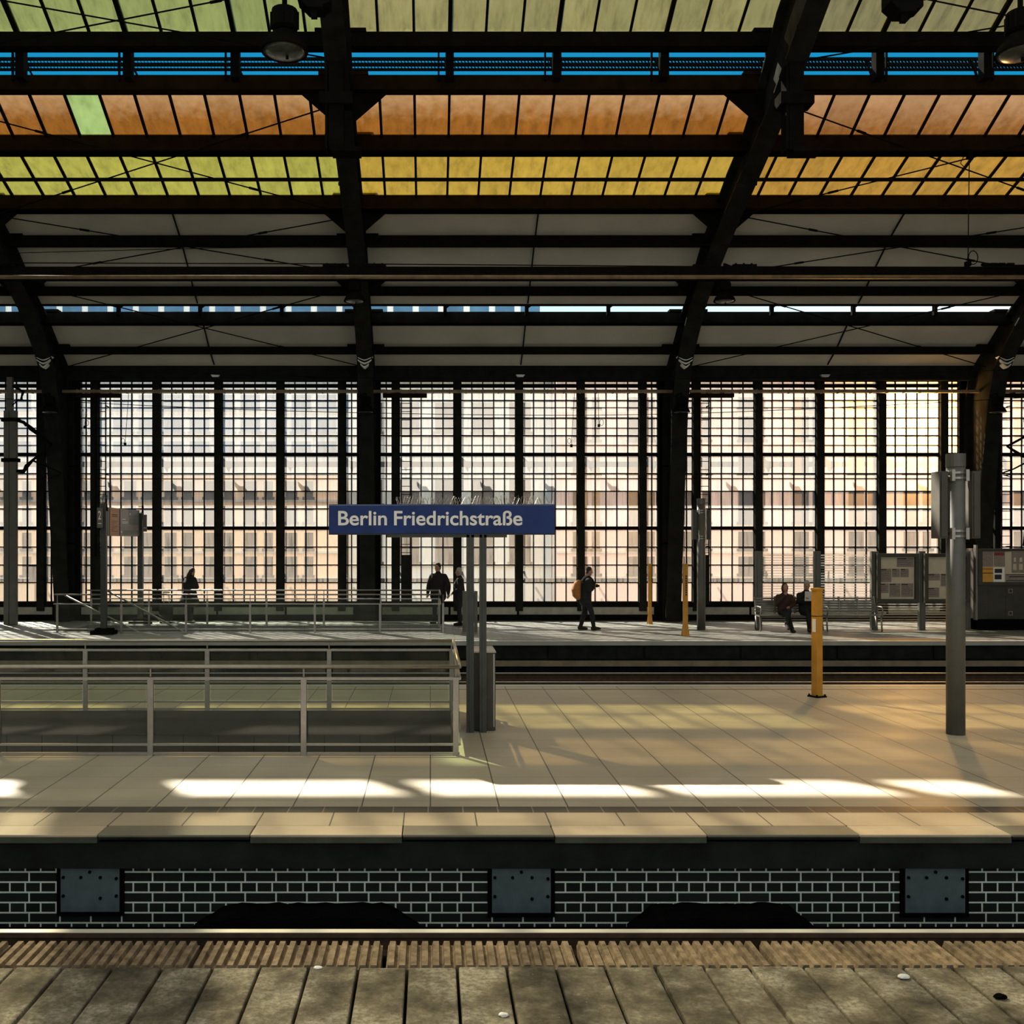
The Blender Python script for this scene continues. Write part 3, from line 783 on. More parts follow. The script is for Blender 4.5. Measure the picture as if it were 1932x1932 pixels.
# lower daylight strip posts
Y = 29.45
for b, rx in enumerate(RIBS[:-1]):
    for j in range(1, 4):
        x = rx + BAY / 4 * j
        m = MB().box(x - .05, x + .05, Y - .06, Y + .06, gz(595, Y), gz(568, Y)).prism([(x - .05, gz(574, Y)), (x + .2, gz(574, Y)), (x - .05, gz(586, Y))], Y - .04, Y + .04, 'y')
        o = m.build('roof_post', M['steel'])
        struct(o, 'small dark post in the lower daylight strip, %s from the left end' % ORD[b * 3 + j - 1], 'roof post', 'small posts of the lower daylight strip')
# hanger posts under the arches
for k, rx in enumerate(RIBS):
    x, Y = rx, 21.0
    m = MB().box(x - .15, x + .15, Y - .13, Y + .13, gz(286, Y), 12.3).box(x - .09, x + .5, Y - .2, Y + .2, gz(292, Y), gz(284, Y)).box(x - .34, x + .34, Y - .2, Y + .2, gz(202, Y), gz(180, Y))
    m.box(x - .22, x - .17, Y - .16, Y + .16, gz(286, Y), 12.1)
    o = m.build('roof_hanger', M['steel'])
    struct(o, 'dark upright hanger post below a roof arch, %s from the left end' % ORD[k], 'hanger post', 'hanger posts below the arches')

# ---- cross bracing rods in every other bay
def brace(k, Ya, Yb, name):
    def P(p): return p
    a0, b1 = Vector((RIBS[k] + .1, *Ya)), Vector((RIBS[k + 1] - .1, *Yb))
    a1, b0 = Vector((RIBS[k + 1] - .1, *Ya)), Vector((RIBS[k] + .1, *Yb))
    for n, (p, q) in enumerate(((a0, b1), (a1, b0))):
        mid = (p + q) / 2; dd = (q - p).normalized()
        if n: p, q = p - Vector((0, 0, .07)), q - Vector((0, 0, .07))
        m = MB().tube([p, q], .016, 6)
        for f in (.25, .75):
            c = p + (q - p) * f; m.tube([c - dd * .12, c + dd * .12], .03, 6)
        o = m.build('bracing_rod', M['cable'])
        tag(o, 'black rod %s, %s bay, falling to the %s' % (name, 'left' if k == 1 else 'right', 'right' if n == 0 else 'left'), 'bracing rod', 'crossed bracing rods under the roof')
for k in (1, 3):
    brace(k, pz(-45, 20.3), pz(112, 21.6), 'by the green panes')
    brace(k, pz(190, 22.6), pz(405, 25.9), 'under brown and yellow panes')
    brace(k, pz(404, 25.9), pz(518, 27.9), 'under the upper grey lining')
    brace(k, pz(534, 28.0), pz(692, 30.9), 'under the lower grey lining')

# ---- beam with conduit in front of the arches
Y = 26.05
m = MB().box(XL, XR, Y - .1, Y + .14, gz(520, Y), gz(505, Y)).box(XL, XR, Y - .06, Y + .1, gz(529, Y), gz(520, Y))
for rx in RIBS:
    for s in (-.5, .5):
        m.box(rx + s - .3, rx + s + .3, Y - .14, Y + .12, gz(505, Y), gz(501, Y))
        for q in (-.2, 0, .2): m.box(rx + s + q - .02, rx + s + q + .02, Y - .04, Y, gz(501, Y), gz(497, Y))
t = thing('service_beam', 'long black service beam with a tan pipe crossing in front of the arches', 'beam', (0, Y, gz(515, Y)))
o = m.build('beam_body', M['steel'], t); o.location = (0, -Y, -gz(515, Y))
o = MB().tube([(XL, Y - .12, gz(525, Y)), (XR, Y - .12, gz(525, Y))], .052, 8).build('conduit_pipe', M['pipe'], t, True); o.location = (0, -Y, -gz(515, Y)); o['label'] = 'dusty tan pipe'

# ================================================================ LAMPS
def make_lamp(loc, label, group, dish=.27, rod=.5, side=0.0, face=0):
    """high-bay lamp: origin at the top of its hanger"""
    t = thing('pendant_lamp', label, 'lamp', loc, group)
    k = dish / .27
    zt = -rod
    m = MB().tube([(0, 0, 0), (0, 0, zt)], .03 * k, 8)
    if side: m.bar((0, 0, -.02), (side, .0, -.12), .05).bar((side * .2, 0, -.3), (side, 0, -.1), .04)
    m.build('hanger_rod', M['lampmetal'], t)
    m = MB().lathe((0, 0, zt), [(.05 * k, 0), (.15 * k, -.03 * k), (.155 * k, -.06 * k), (.155 * k, -.24 * k), (.12 * k, -.27 * k)][::-1], 16)
    for a in range(8):
        c, s = math.cos(a * PI / 4), math.sin(a * PI / 4)
        m.bar((c * .155 * k, s * .155 * k, zt - .05 * k), (c * .155 * k, s * .155 * k, zt - .25 * k), .025 * k)
    m.build('ballast_housing', M['lampmetal'], t)
    zz = zt - .27 * k
    m = MB().lathe((0, 0, zz), [(.255 * k, -.235 * k), (.27 * k, -.25 * k), (.275 * k, -.235 * k), (.24 * k, -.15 * k), (.17 * k, -.06 * k), (.10 * k, 0)], 28)
    m.build('reflector_dish', M['lampmetal'], t, True)
    m = MB().lathe((0, 0, zz), [(.02 * k, -.29 * k), (.12 * k, -.282 * k), (.2 * k, -.262 * k), (.255 * k, -.238 * k), (.2 * k, -.23 * k)], 28)
    m.build('lamp_glass', M['lampglass'], t, True)
    m = MB(); m.cbox((.03 * k, -.0, zz - .30 * k), (.03 * k, .03 * k, .05 * k)); m.build('latch', M['lampmetal'], t)
    return t
make_lamp((gx(537, 12.6), 12.6, gz(-120, 12.6)), 'large black pendant lamp with glass front hanging before the blue strip', None, dish=.285, rod=.88)
make_lamp((gx(1925, 12.6), 12.6, gz(-70, 12.6)), 'black pendant lamp cut by the right edge beside the blue strip', None, dish=.285, rod=.58)
# two dark boxes seen from below near the top edge
def ceiling_box(px, py, Y, label):
    c = at(px, py, Y)
    t = thing('roof_speaker', label, 'loudspeaker', c)
    m = MB().prism([(-.20, .36), (-.20, .12), (-.12, .05), (-.07, .0), (.12, .0), (.12, .03), (.20, .06), (.20, .36)], -.12, .14, 'y'); m.build('speaker_body', M['lampmetal'], t)
    MB().cbox((.0, -.02, -.045), (.075, .07, .09)).build('junction_box', M['lampmetal'], t)
    MB().tube([(.0, 0, .3), (.0, 0, 3.6)], .025, 6).build('hanger_rod', M['lampmetal'], t)
ceiling_box(593, 22, 12.6, 'dark box hanging at the top edge beside the large pendant lamp')
ceiling_box(1703, 30, 12.6, 'dark box hanging at the top edge above the roof panes at right')
for k, rx in enumerate(RIBS):
    make_lamp((rx + .0 , 26.0, gz(497, 26.0)), 'black dish lamp hanging from the service beam by an arch, %s from the left end' % ORD[k], 'dish lamps under the service beam', rod=.45, side=.25 if k != 2 else -.1)
    make_lamp((rx + .0, 30.45, gz(740, 30.45)), 'black dish lamp in front of a column top, %s from the left end' % ORD[k], 'dish lamps at the column tops', dish=.25, rod=.12, side=-.2)
    # uplighter with white curved reflectors on the arch
    t = thing('uplighter', 'white winged uplighter clamped on an arch above the girder, %s from the left end' % ORD[k], 'light', (rx, 30.02, gz(684, 30.02)), 'winged uplighters on the arches')
    for j, (w, z, th) in enumerate(((.24, .07, .03), (.20, -.02, .05), (.12, -.12, .06))):
        m = MB(); n = 10; top = []; bot = []
        for q in range(n + 1):
            x = -w + 2 * w * q / n; zz = z + .10 * (abs(x) / w) ** 1.5 * (1 if j < 2 else .8)
            top.append((x, zz)); bot.append((x, zz - th * (1 - .4 * abs(x) / w)))
        for (a, b), (c, d) in zip(zip(top, top[1:]), zip(bot, bot[1:])):
            m.hexa([(c[0], -.1, c[1]), (d[0], -.1, d[1]), (d[0], .1, d[1]), (c[0], .1, c[1]), (a[0], -.1, a[1]), (b[0], -.1, b[1]), (b[0], .1, b[1]), (a[0], .1, a[1])])
        m.build('reflector_wing', M['lampwhite'], t)
    MB().cbox((0, .05, .03), (.2, .12, .2)).build('clamp', M['lampmetal'], t)
for k, rx in enumerate(RIBS[:-1]):
    x = rx + BAY / 2
    o = MB().prism([(-.14, .03), (.14, .03), (.09, -.04), (-.09, -.04)], -.06, .06, 'y').build('girder_light', M['lampwhite']); o.location = (x, WY - .48, gz(714, WY))
    tag(o, 'small white light under the wall girder in mid bay, %s from the left end' % ORD[k], 'light', 'small lights under the girder')

# ================================================================ WIRES
def wire(pts, r, label, name='overhead_wire', n=6):
    o = MB().tube(pts, r, n).build(name, M['cable']); tag(o, label, 'wire'); return o
def catmull(pts, n=8):
    P = [Vector(p) for p in pts]; P = [P[0] * 2 - P[1]] + P + [P[-1] * 2 - P[-2]]; out = []
    for i in range(1, len(P) - 2):
        for k in range(n):
            t = k / n; a, b, c, d = P[i - 1:i + 3]
            out.append(.5 * ((2 * b) + (c - a) * t + (2 * a - 5 * b + 4 * c - d) * t * t + (3 * b - a - 3 * c + d) * t ** 3))
    return out + [P[-2]]
Yw = 25.0
wire(catmull([at(-300, 738, Yw), at(40, 754, Yw), at(500, 774, Yw), at(960, 783, Yw), at(1300, 780, Yw), at(1720, 762, Yw), at(2150, 738, Yw)]), .009, 'thin contact wire crossing in front of the upper wall panes')
wire(catmull([at(-300, 688, Yw), at(40, 696, Yw), at(500, 709, Yw), at(900, 716, Yw), at(1300, 715, Yw), at(1720, 704, Yw), at(2150, 690, Yw)]), .007, 'thin carrier wire crossing in front of the wall girder')
wire([at(-300, 478, 22), at(40, 477, 22), at(400, 468, 22), at(690, 464, 22), at(1330, 462, 22), at(2150, 470, 22)], .008, 'thin wire crossing the grey lining, upper of two')
wire([at(-300, 495, 22), at(40, 496, 22), at(690, 498, 22), at(1330, 503, 22), at(2150, 505, 22)], .012, 'thin wire crossing the grey lining, lower of two')
wire([at(-300, 903, 31.2), at(2150, 902, 31.2)], .006, 'thin straight wire across the wall panes below the outside beam')
def loop_cable(pts, px, py, rr, Y, label):
    P = [at(x, y, Y) for x, y in pts]
    m = MB().tube(P, .008, 6)
    c = at(px, py, Y); ring = [c + Vector((rr * math.cos(a * PI / 8), 0, 1.6 * rr * math.sin(a * PI / 8))) for a in range(-4, 13)]
    m.tube(ring, .008, 6); m.cbox(P[-1], (.07, .05, .09))
    o = m.build('hanging_cable', M['cable']); tag(o, label, 'cable')
loop_cable([(243, 741), (241, 768), (236, 838)], 232, 832, .05, 31.4, 'hanging cable with a loop before the wall panes above the orange board')
loop_cable([(1084, 741), (1082, 772), (1078, 841)], 1074, 832, .05, 31.4, 'hanging cable with a loop before the wall panes above the walking person')
loop_cable([(1129, 741), (1129, 760), (1130, 803)], 1135, 797, .06, 31.4, 'short hanging cable with a loop above the blue sign end')
loop_cable([(163, 741), (162, 770), (160, 806)], 164, 798, .05, 31.4, 'short hanging cable with a loop beside the leftmost visible ladder')
Y = 23.9
m = MB().tube([at(1829, 288, Y), at(1826, 500, Y)], .011, 6)
c = at(1836, 486, Y); m.tube([c + Vector((.11 * math.cos(a * PI / 8), 0, .16 * math.sin(a * PI / 8))) for a in range(-5, 13)], .011, 6)
m.cbox(at(1826, 498, Y), (.12, .1, .1)); m.cbox(at(1829, 291, Y), (.1, .12, .22))
m.tube([at(1818, 296, Y), at(1812, 308, Y), at(1820, 316, Y)], .01, 6)
tag(m.build('hanging_cable', M['cable']), 'long vertical cable with a loop hanging below the yellow panes at right', 'cable')
m = MB()
for x in (1855, 1870, 1885, 1902): m.cbox(at(x + 4, 499, 25.8), (.17, .1, .06))
m.cbox(at(1900, 502, 25.8), (1.2, .08, .05))
tag(m.build('insulator_string', M['cable']), 'row of small black insulators on the service beam at the right edge', 'insulator')

# ladders on the mullions
def ladder(px, label):
    Y = 31.72; x = gx(px, Y); z0, z1 = gz(1050, Y), gz(742, Y)
    t = thing('wall_ladder', label, 'ladder', (x, Y, z0), 'ladders on the glass wall')
    h = z1 - z0; w = .155
    for s in (-1, 1): MB().box(s * w - .014, s * w + .014, -.025, .025, 0, h).build('side_rail', M['steel'], t)
    m = MB(); z = .12
    while z < h:
        m.tube([(-w, 0, z), (w, 0, z)], .012, 6); z += .257
    m.build('rung', M['steel'], t)
    m = MB()
    for z in (.3, h / 2, h - .4):
        for s in (-1, 1): m.box(s * w - .012, s * w + .012, .02, WY - Y - .03, z, z + .03)
    m.build('standoff_bracket', M['steel'], t)
    MB().box(-.17, .17, -.01, .02, -1.5, 0.05).build('ladder_guard', M['steel2'], t)
ladder(190, 'steel wall ladder behind the orange board at the far left')
ladder(767, 'steel wall ladder behind the blue station sign')
ladder(1328, 'steel wall ladder behind the slim column with speaker boxes')
ladder(1899, 'steel wall ladder above the information cabinet')

# ================================================================ RAILINGS
def railing(Y0, Y1, front, back, xe, xl, zt, z2, zl, zb, name_label, sc=1.0, open_left=False, close_left=True):
    t = thing('stair_railing', name_label, 'railing', (xe, Y0, 0))
    L = Vector((-xe, -Y0, 0))
    def put(m, nm, mat, smooth=False, bev=0.0):
        o = m.build(nm, mat, t, smooth, bev); o.location = L; return o
    for Y, lst in ((Y0, front), (Y1, back)):
        for x in lst:
            m = MB().box(x - .032 * sc, x + .032 * sc, Y - .02, Y + .02, -0.06 if Y == Y0 else -0.06, z2)
            m.tube([(x, Y, z2), (x, Y, zt)], .011, 6); put(m, 'post', M['inox'], bev=.004)
        put(MB().tube([(xl, Y, zt), (xe, Y, zt)], .024 * sc, 10), 'handrail', M['inox'], True)
        put(MB().box(xl, xe, Y - .018, Y + .018, z2 - .03, z2), 'top_rail', M['inox'])
        put(MB().box(xl, xe, Y - .014, Y + .014, zl - .012, zl + .012).box(xl, xe, Y - .014, Y + .014, zb - .012, zb + .012), 'bottom_rail', M['inox'])
        xs = sorted(lst)
        for a, b in zip(xs, xs[1:]):
            put(MB().quad((a + .05, Y, zl + .02), (b - .05, Y, zl + .02), (b - .05, Y, z2 - .04), (a + .05, Y, z2 - .04)), 'glass_panel', M['railglass'])
    xe2 = xe
    put(MB().tube([(xe2, Y0, zt), (xe2, Y1, zt)], .024 * sc, 10), 'handrail', M['inox'], True)
    put(MB().box(xe2 - .018, xe2 + .018, Y0, Y1, z2 - .03, z2), 'top_rail', M['inox'])
    put(MB().box(xe2 - .014, xe2 + .014, Y0, Y1, zl - .012, zl + .012), 'bottom_rail', M['inox'])
    put(MB().quad((xe2, Y0 + .08, zl + .02), (xe2, Y1 - .08, zl + .02), (xe2, Y1 - .08, z2 - .04), (xe2, Y0 + .08, z2 - .04)), 'glass_panel', M['railglass'])
    return t, L
fr = [gx(p, 11.40) for p in (860, 573, 284, -5, -294)]
bk = [gx(p, 14.53) for p in (852, 621, 391, 161, -69)]
railing(11.40, 14.53, fr, bk, .325, -9.6, .985, .868, .12, .02, 'stainless steel and glass railing round the middle platform stair opening')
fr = [gx(p, 27.45) for p in (836, 717, 594, 472, 351, 229, 108)]
bk = [gx(p, 30.15) for p in (828, 718, 611, 503, 391, 281, 172)]
t, L = railing(27.45, 30.15, fr, bk, .27, -10.1, 1.025, .79, .10, .02, 'stainless steel and glass railing round the far platform stair opening', .9)
for (a, b, Y) in (((122, 1123), (262, 1193), 27.62), ((203, 1115), (350, 1194), 29.9)):
    p, q = at(*a, Y), at(*b, Y); d = (q - p)
    o = MB().tube([p - d * .0, q + d * .6], .024, 10).build('stair_handrail', M['inox'], t, True); o.location = L

# ================================================================ STATION SIGN
SY = 12.82
t = thing('station_sign', 'dark blue station sign with white lettering on two dark poles', 'sign', (gx(898, SY), SY, 0))
L = Vector((-gx(898, SY), -SY, 0))
x0, x1 = gx(621, SY - .1), gx(1046, SY - .1); z0, z1 = gz(1007, SY - .1), gz(953, SY - .1)
o = MB().box(x0, x1, SY - .10, SY + .06, z0, z1).build('sign_board', M['signblue'], t, bevel=.006); o.location = L
o = MB().box(x0 - .008, x1 + .008, SY - .07, SY + .03, z0 - .012, z1 + .012).build('sign_rim', M['postdark'], t); o.location = L
o = MB().box(gx(730, SY), gx(956, SY), SY - .05, SY + .05, z0 - .045, z0 - .01).build('sign_bracket', M['postdark'], t); o.location = L
for pa, pb, yy in ((880, 894, SY), (904.5, 917.5, SY + .0)):
    a, b = gx(pa, yy), gx(pb, yy)
    m = MB().box(a, b, yy - .05, yy + .05, -0.0, z0 - .0)
    m.box((a + b) / 2 - .012, (a + b) / 2 + .012, yy - .062, yy + .05, .0, z0)
    o = m.build('pole', M['postdark'], t); o.location = L
m = MB()
for i in range(150):
    x = gx(750, SY) + (gx(1043, SY) - gx(750, SY)) * i / 149
    m.bar((x, SY - .02, z1 + .005), (x + random.uniform(-.06, .06), SY + random.uniform(-.06, .03), z1 + random.uniform(.085, .125)), .0035)
o = m.build('bird_spikes', M['inox'], t); o.location = L; o['kind'] = 'stuff'
def text_mesh(body, mat, x0, x1, base_z, y, parent, off, cap=None, name='lettering', bold=.0, rx=PI / 2, rz=0):
    cu = bpy.data.curves.new(name, 'FONT'); cu.body = body; cu.size = 1.0; cu.extrude = .002; cu.offset = bold
    tmp = bpy.data.objects.new(name, cu); COL.objects.link(tmp)
    dg = bpy.context.evaluated_depsgraph_get(); dg.update()
    me = bpy.data.meshes.new_from_object(tmp.evaluated_get(dg)); bpy.data.objects.remove(tmp)
    xs = [v.co.x for v in me.vertices]; w = max(xs) - min(xs); mx = min(xs)
    fx = (x1 - x0) / w; fz = (cap / .70) if cap else fx
    for v in me.vertices: v.co = Vector(((v.co.x - mx) * fx, -v.co.z, v.co.y * fz))
    me.materials.clear(); me.materials.append(mat)
    o = bpy.data.objects.new(name, me); COL.objects.link(o); o.parent = parent
    o.location = Vector((x0, y, base_z)) + off
    return o
Ys = SY - .105
for word, pa, pb in (('Berlin', 638, 730), ('Friedrichstra\u00dfe', 743.5, 985.5)):
    o = text_mesh(word, M['white'], gx(pa, Ys), gx(pb, Ys), gz(990.5, Ys), Ys, t, L, cap=26.6 * Ys / F, bold=.016); o['label'] = 'white lettering'
# box at the foot of the poles
bx0, bx1, by0, by1 = gx(894, 12.9), gx(935, 12.9), 12.9, 13.6
t = thing('floor_cabinet', 'narrow grey steel cabinet standing behind the sign poles', 'cabinet', ((bx0 + bx1) / 2, (by0 + by1) / 2, 0))
L = Vector((-(bx0 + bx1) / 2, -(by0 + by1) / 2, 0))
o = MB().box(bx0, bx1, by0, by1, 0.0, .98).build('cabinet_body', M['cabinet'], t, bevel=.01); o.location = L
o = MB().box(bx0 - .006, bx1 + .006, by0 - .006, by1 + .006, .98, 1.002).build('cabinet_lid', M['inox'], t, bevel=.004); o.location = L
o = MB().box(bx1 - .03, bx1 - .012, by0 - .008, by0, 0.05, .97).build('edge_trim', M['inox'], t); o.location = L

# ================================================================ COLUMNS WITH SPEAKER BOXES
def speaker_column(px, Y, r, ztop, label, pz0, pz1, dx, bw):
    x = gx(px, Y)
    t = thing('platform_column', label, 'column', (x, Y, 0))
    MB().tube([(0, 0, 0), (0, 0, ztop)], r, 24).build('column_shaft', M['column'], t, True)
    MB().tube([(0, 0, ztop - .02), (0, 0, ztop + .14)], [r * 1.06, r * 1.06], 20).build('column_cap', M['column'], t)
    for s in (-1, 1):
        xx = s * dx
        m = MB().box(xx - bw / 2, xx + bw / 2, -.11, .11, pz0, pz1).box(xx - bw * .35, xx + bw * .35, -.125, -.11, pz0 + .02, pz1 - .02)
        m.build('speaker_box', M['cabinet'], t, bevel=.006)
    for z in (pz0 + .06, pz1 - .05):
        m = MB().tube([(0, 0, z - .045), (0, 0, z - .02)], r * 1.09, 20).tube([(0, 0, z + .02), (0, 0, z + .045)], r * 1.09, 20)
        for s in (-1, 1):
            m.box(s * r * .8 - .02, s * r * .8 + .02, -r * 1.15, -r * .6, z - .07, z + .07)
            m.bar((s * r, 0, z), (s * dx, 0, z), .03)
        m.build('clamp', M['inox'], t)
    return t
speaker_column(1803, 12.68, .109, gz(878, 12.68), 'thick grey green column with tall speaker boxes on the middle platform', gz(1016, 12.68), gz(890, 12.68), .20, .105)
t = speaker_column(1323, 28.5, .115, gz(950, 28.5), 'slim grey column with narrow speaker boxes on the far platform', gz(1018, 28.5), gz(962, 28.5), .20, .10)

# pole with catenary arms at the left
Y = 30.4
def catenary_pole(px, label, arms):
    x = gx(px, Y); t = thing('catenary_pole', label, 'pole', (x, Y, 0))
    w = .175
    m = MB().box(-w, -.02, -.09, .09, 0, gz(775, Y)).box(.0, w + .02, -.11, .07, 0, gz(775, Y)).box(-.02, 0, -.05, .05, 0, gz(775, Y))
    m.build('pole_shaft', M['column'], t, bevel=.01)
    MB().box(-.09, .07, -.07, .07, gz(775, Y), gz(712, Y)).build('pole_top', M['column'], t)
    for z in (gz(792, Y), gz(868, Y)): MB().box(-w - .06, w + .08, -.13, .10, z - .06, z + .05).build('clamp_band', M['steel'], t)
    L = Vector((-x, -Y, 0))
    for pts, r in arms:
        P = [at(a, b, Y - .02) for a, b in pts]
        o = MB().tube(P, r, 8).build('catenary_arm', M['cable'], t); o.location = L
    return t
catenary_pole(20, 'grey catenary pole with black folded arms at the left edge',
    [([(30, 792), (45, 797), (50, 803)], .05), ([(46, 797), (58, 808), (98, 839)], [.03, .07, .03]), ([(98, 839), (62, 868), (50, 880), (45, 889), (32, 889)], [.03, .04, .07, .06, .05]),
     ([(62, 869), (84, 878), (117, 893)], [.03, .022, .02]), ([(113, 896), (101, 898), (97, 903)], .015), ([(20, 727), (34, 733), (45, 740)], .035), ([(44, 738), (41, 748), (40, 756)], [.05, .03, .05]), ([(20, 768), (36, 753)], .02)])
catenary_pole(1950, 'catenary pole with black arms just beyond the right edge',
    [([(1945, 818), (1900, 842)], .035), ([(1900, 842), (1922, 856), (1945, 868)], [.03, .05, .04]), ([(1945, 868), (1912, 885), (1890, 893)], [.03, .022, .02]), ([(1893, 896), (1905, 899)], .015), ([(1945, 990), (1936, 1000), (1931, 1030)], [.03, .05, .03])])

# ================================================================ YELLOW POSTS
def yellow_post(px, Y, h, w, label, plate):
    x = gx(px, Y); t = thing('yellow_post', label, 'post', (x, Y, 0), rz=.42 if plate else .2)
    m = MB().box(-w / 2, w / 2, -w / 2, w / 2, 0.0, h).box(-w / 2 - .008, w / 2 + .008, -w / 2 - .008, w / 2 + .008, h - .03, h + .01)
    if not plate: m.hexa([(-w * .8, -w * .8, .0), (w * .8, -w * .8, .0), (w * .8, w * .8, .0), (-w * .8, w * .8, .0), (-w * .52, -w * .52, .3), (w * .52, -w * .52, .3), (w * .52, w * .52, .3), (-w * .52, w * .52, .3)])
    m.build('post_shaft', M['yellow'], t, bevel=.006)
    if plate:
        MB().box(-w * .85, w * .85, -w * .85, w * .85, 0, .02).build('foot_plate', M['steel'], t)
        for a in (-1, 1):
            for b in (-1, 1): MB().tube([(a * w * .68, b * w * .68, .02), (a * w * .68, b * w * .68, .045)], .014, 8).build('bolt', M['steel'], t)
        MB().box(-w / 2 - .004, -w / 2, -w * .3, w * .3, h * .60, h * .72).build('sticker', M['white'], t)
        MB().box(-w / 2 - .003, w / 2 + .003, -w / 2 - .003, w / 2 + .003, h * .745, h * .75).build('seam_line', M['brownsteel'], t)
    return t
yellow_post(1541.5, 15.8, 1.672, .118, 'tall yellow post standing on the middle platform near its back edge', True)
yellow_post(1226, 30.6, 1.79, .085, 'yellow post on the far platform nearest to the glass wall', False)
t = yellow_post(1293, 26.45, 1.86, .105, 'yellow post with dark writing at the edge of the far platform', False)
m = MB()
for i in range(9): m.box(-.02, .02, -.0555, -.0535, 1.05 + i * .06, 1.09 + i * .06)
m.build('dark_print', M['print'], t)

# ================================================================ DESTINATION BOARD, LEFT
YA, YB = 27.05, 30.65
xA = gx(196, YA)
t = thing('departure_board', 'grey and orange display board between two posts on the far platform', 'display board', (xA, YA, 0))
L = Vector((-xA, -YA, 0))
xB = gx(265, YB)
def put(m, nm, mat, bev=0.0, par=None, lab=None):
    o = m.build(nm, mat, par or t, bevel=bev); o.location = L
    if lab: o['label'] = lab
    return o
for x, Y, ztop, nm in ((xA, YA, gz(950, YA), 0), (xB, YB, gz(968, YB), 1)):
    put(MB().box(x - .075, x + .075, Y - .06, Y + .06, .03, ztop), 'post', M['postdark'], .006)
    put(MB().box(x - .3, x + .3, Y - .22, Y + .22, 0.0, .10).box(x - .2, x + .24, Y - .16, Y + .16, .1, .16), 'base_plate', M['steel'], .01)
    m = MB()
    for q in range(4): m.bar((x - .02 + q * .03, Y, ztop - .05), (x - .05 + q * .045, Y, ztop + .22), .012)
    m.bar((x - .06, Y, ztop + .2), (x + .1, Y, ztop + .2), .012)
    m.prism([(x - .03, ztop - .2), (x + .11, ztop - .2), (x + .06, ztop + .15)], Y - .01, Y + .01, 'y')
    put(m, 'bird_guard', M['steel'])
# board runs from post to post, seen at a slant
a0, a1 = at(203, 957, YA + .1), at(203, 1011, YA + .1); b0, b1 = at(263, 963, YB - .05), at(263, 1012, YB - .05)
def bp(u, v):
    """point on the board: u along (0 near post, 1 far post), v from bottom to top"""
    top = a0.lerp(b0, u); bot = a1.lerp(b1, u); return bot.lerp(top, v)
nrm = (b1 - a1).cross(Vector((0, 0, 1))).normalized()
def patch(m, u0, u1, v0, v1, d0, d1):
    c = [bp(u0, v0), bp(u1, v0), bp(u1, v1), bp(u0, v1)]
    m.hexa([p + nrm * d0 for p in c] + [p + nrm * d1 for p in c]); return m
put(patch(MB(), 0, 1, 0, 1, -.14, 0), 'board_case', M['postdark'])
put(patch(MB(), .06, .32, .02, .99, 0, .012), 'notice_panel', M['board_orange'], 0, None, 'orange notice panel')
put(patch(MB(), .36, .98, .02, .98, 0, .012), 'display_panel', M['board_grey'], 0, None, 'grey display panel')
m = MB()
for v in (.74, .68): patch(m, .11, .27, v, v + .03, .012, .014)
for i in range(7): patch(m, .10, .28 - .05 * (i % 3), .52 - i * .06, .535 - i * .06, .012, .014)
put(m, 'printed_line', M['print'])
m = MB()
patch(m, .42, .52, .60, .63, .012, .014); patch(m, .42, .60, .50, .53, .012, .014); patch(m, .42, .58, .46, .475, .012, .014); patch(m, .66, .68, .78, .86, .012, .014); patch(m, .38, .41, .12, .18, .012, .014)
put(m, 'white_print', M['white'])
m = MB(); patch(m, .62, .95, .70, .97, .012, .013); patch(m, .64, .95, .42, .68, .012, .013); patch(m, .44, .95, .05, .22, .012, .013)
put(m, 'dark_field', M['postdark'])
# small number sign by the near post and its partner
def small_sign(pa, pb, qa, qb, Y, label, txt):
    x0, x1, z0, z1 = gx(pa, Y), gx(pb, Y), gz(qb, Y), gz(qa, Y)
    s = thing('platform_number_sign', label, 'sign', ((x0 + x1) / 2, Y, z0))
    w, h = (x1 - x0) / 2, z1 - z0
    MB().box(-w, w, -.03, .03, 0, h).build('sign_plate', M['board_grey'], s, bevel=.004)
    if txt: text_mesh(txt, M['white'], -w * .55, w * .55, h * .42, -.032, s, Vector((0, 0, 0)), cap=h * .42, bold=.01)
    MB().box(-w * .6, w * .6, -.032, -.03, h * .2, h * .24).build('printed_line', M['white'], s)
small_sign(183.5, 194, 958, 996, 26.9, 'small grey number sign on the near post of the orange board', '2')
small_sign(270, 277, 971, 1003, 30.5, 'small grey sign on the far post of the orange board', '')
# slim display stand behind the sign poles
Y = 27.9; x = gx(887, Y)
t = thing('display_stand', 'slim grey double post stand on the far platform behind the blue sign poles', 'stand', (x, Y, 0))
for s, w in ((-1, .055), (1, .045)):
    MB().box(s * .155 - w, s * .155 + w, -.05, .05, 0.0, 1.10).build('stand_post', M['column'], t, bevel=.006)
MB().box(-.12, .12, -.03, .03, .25, 1.05).build('stand_panel', M['cabinet'], t)

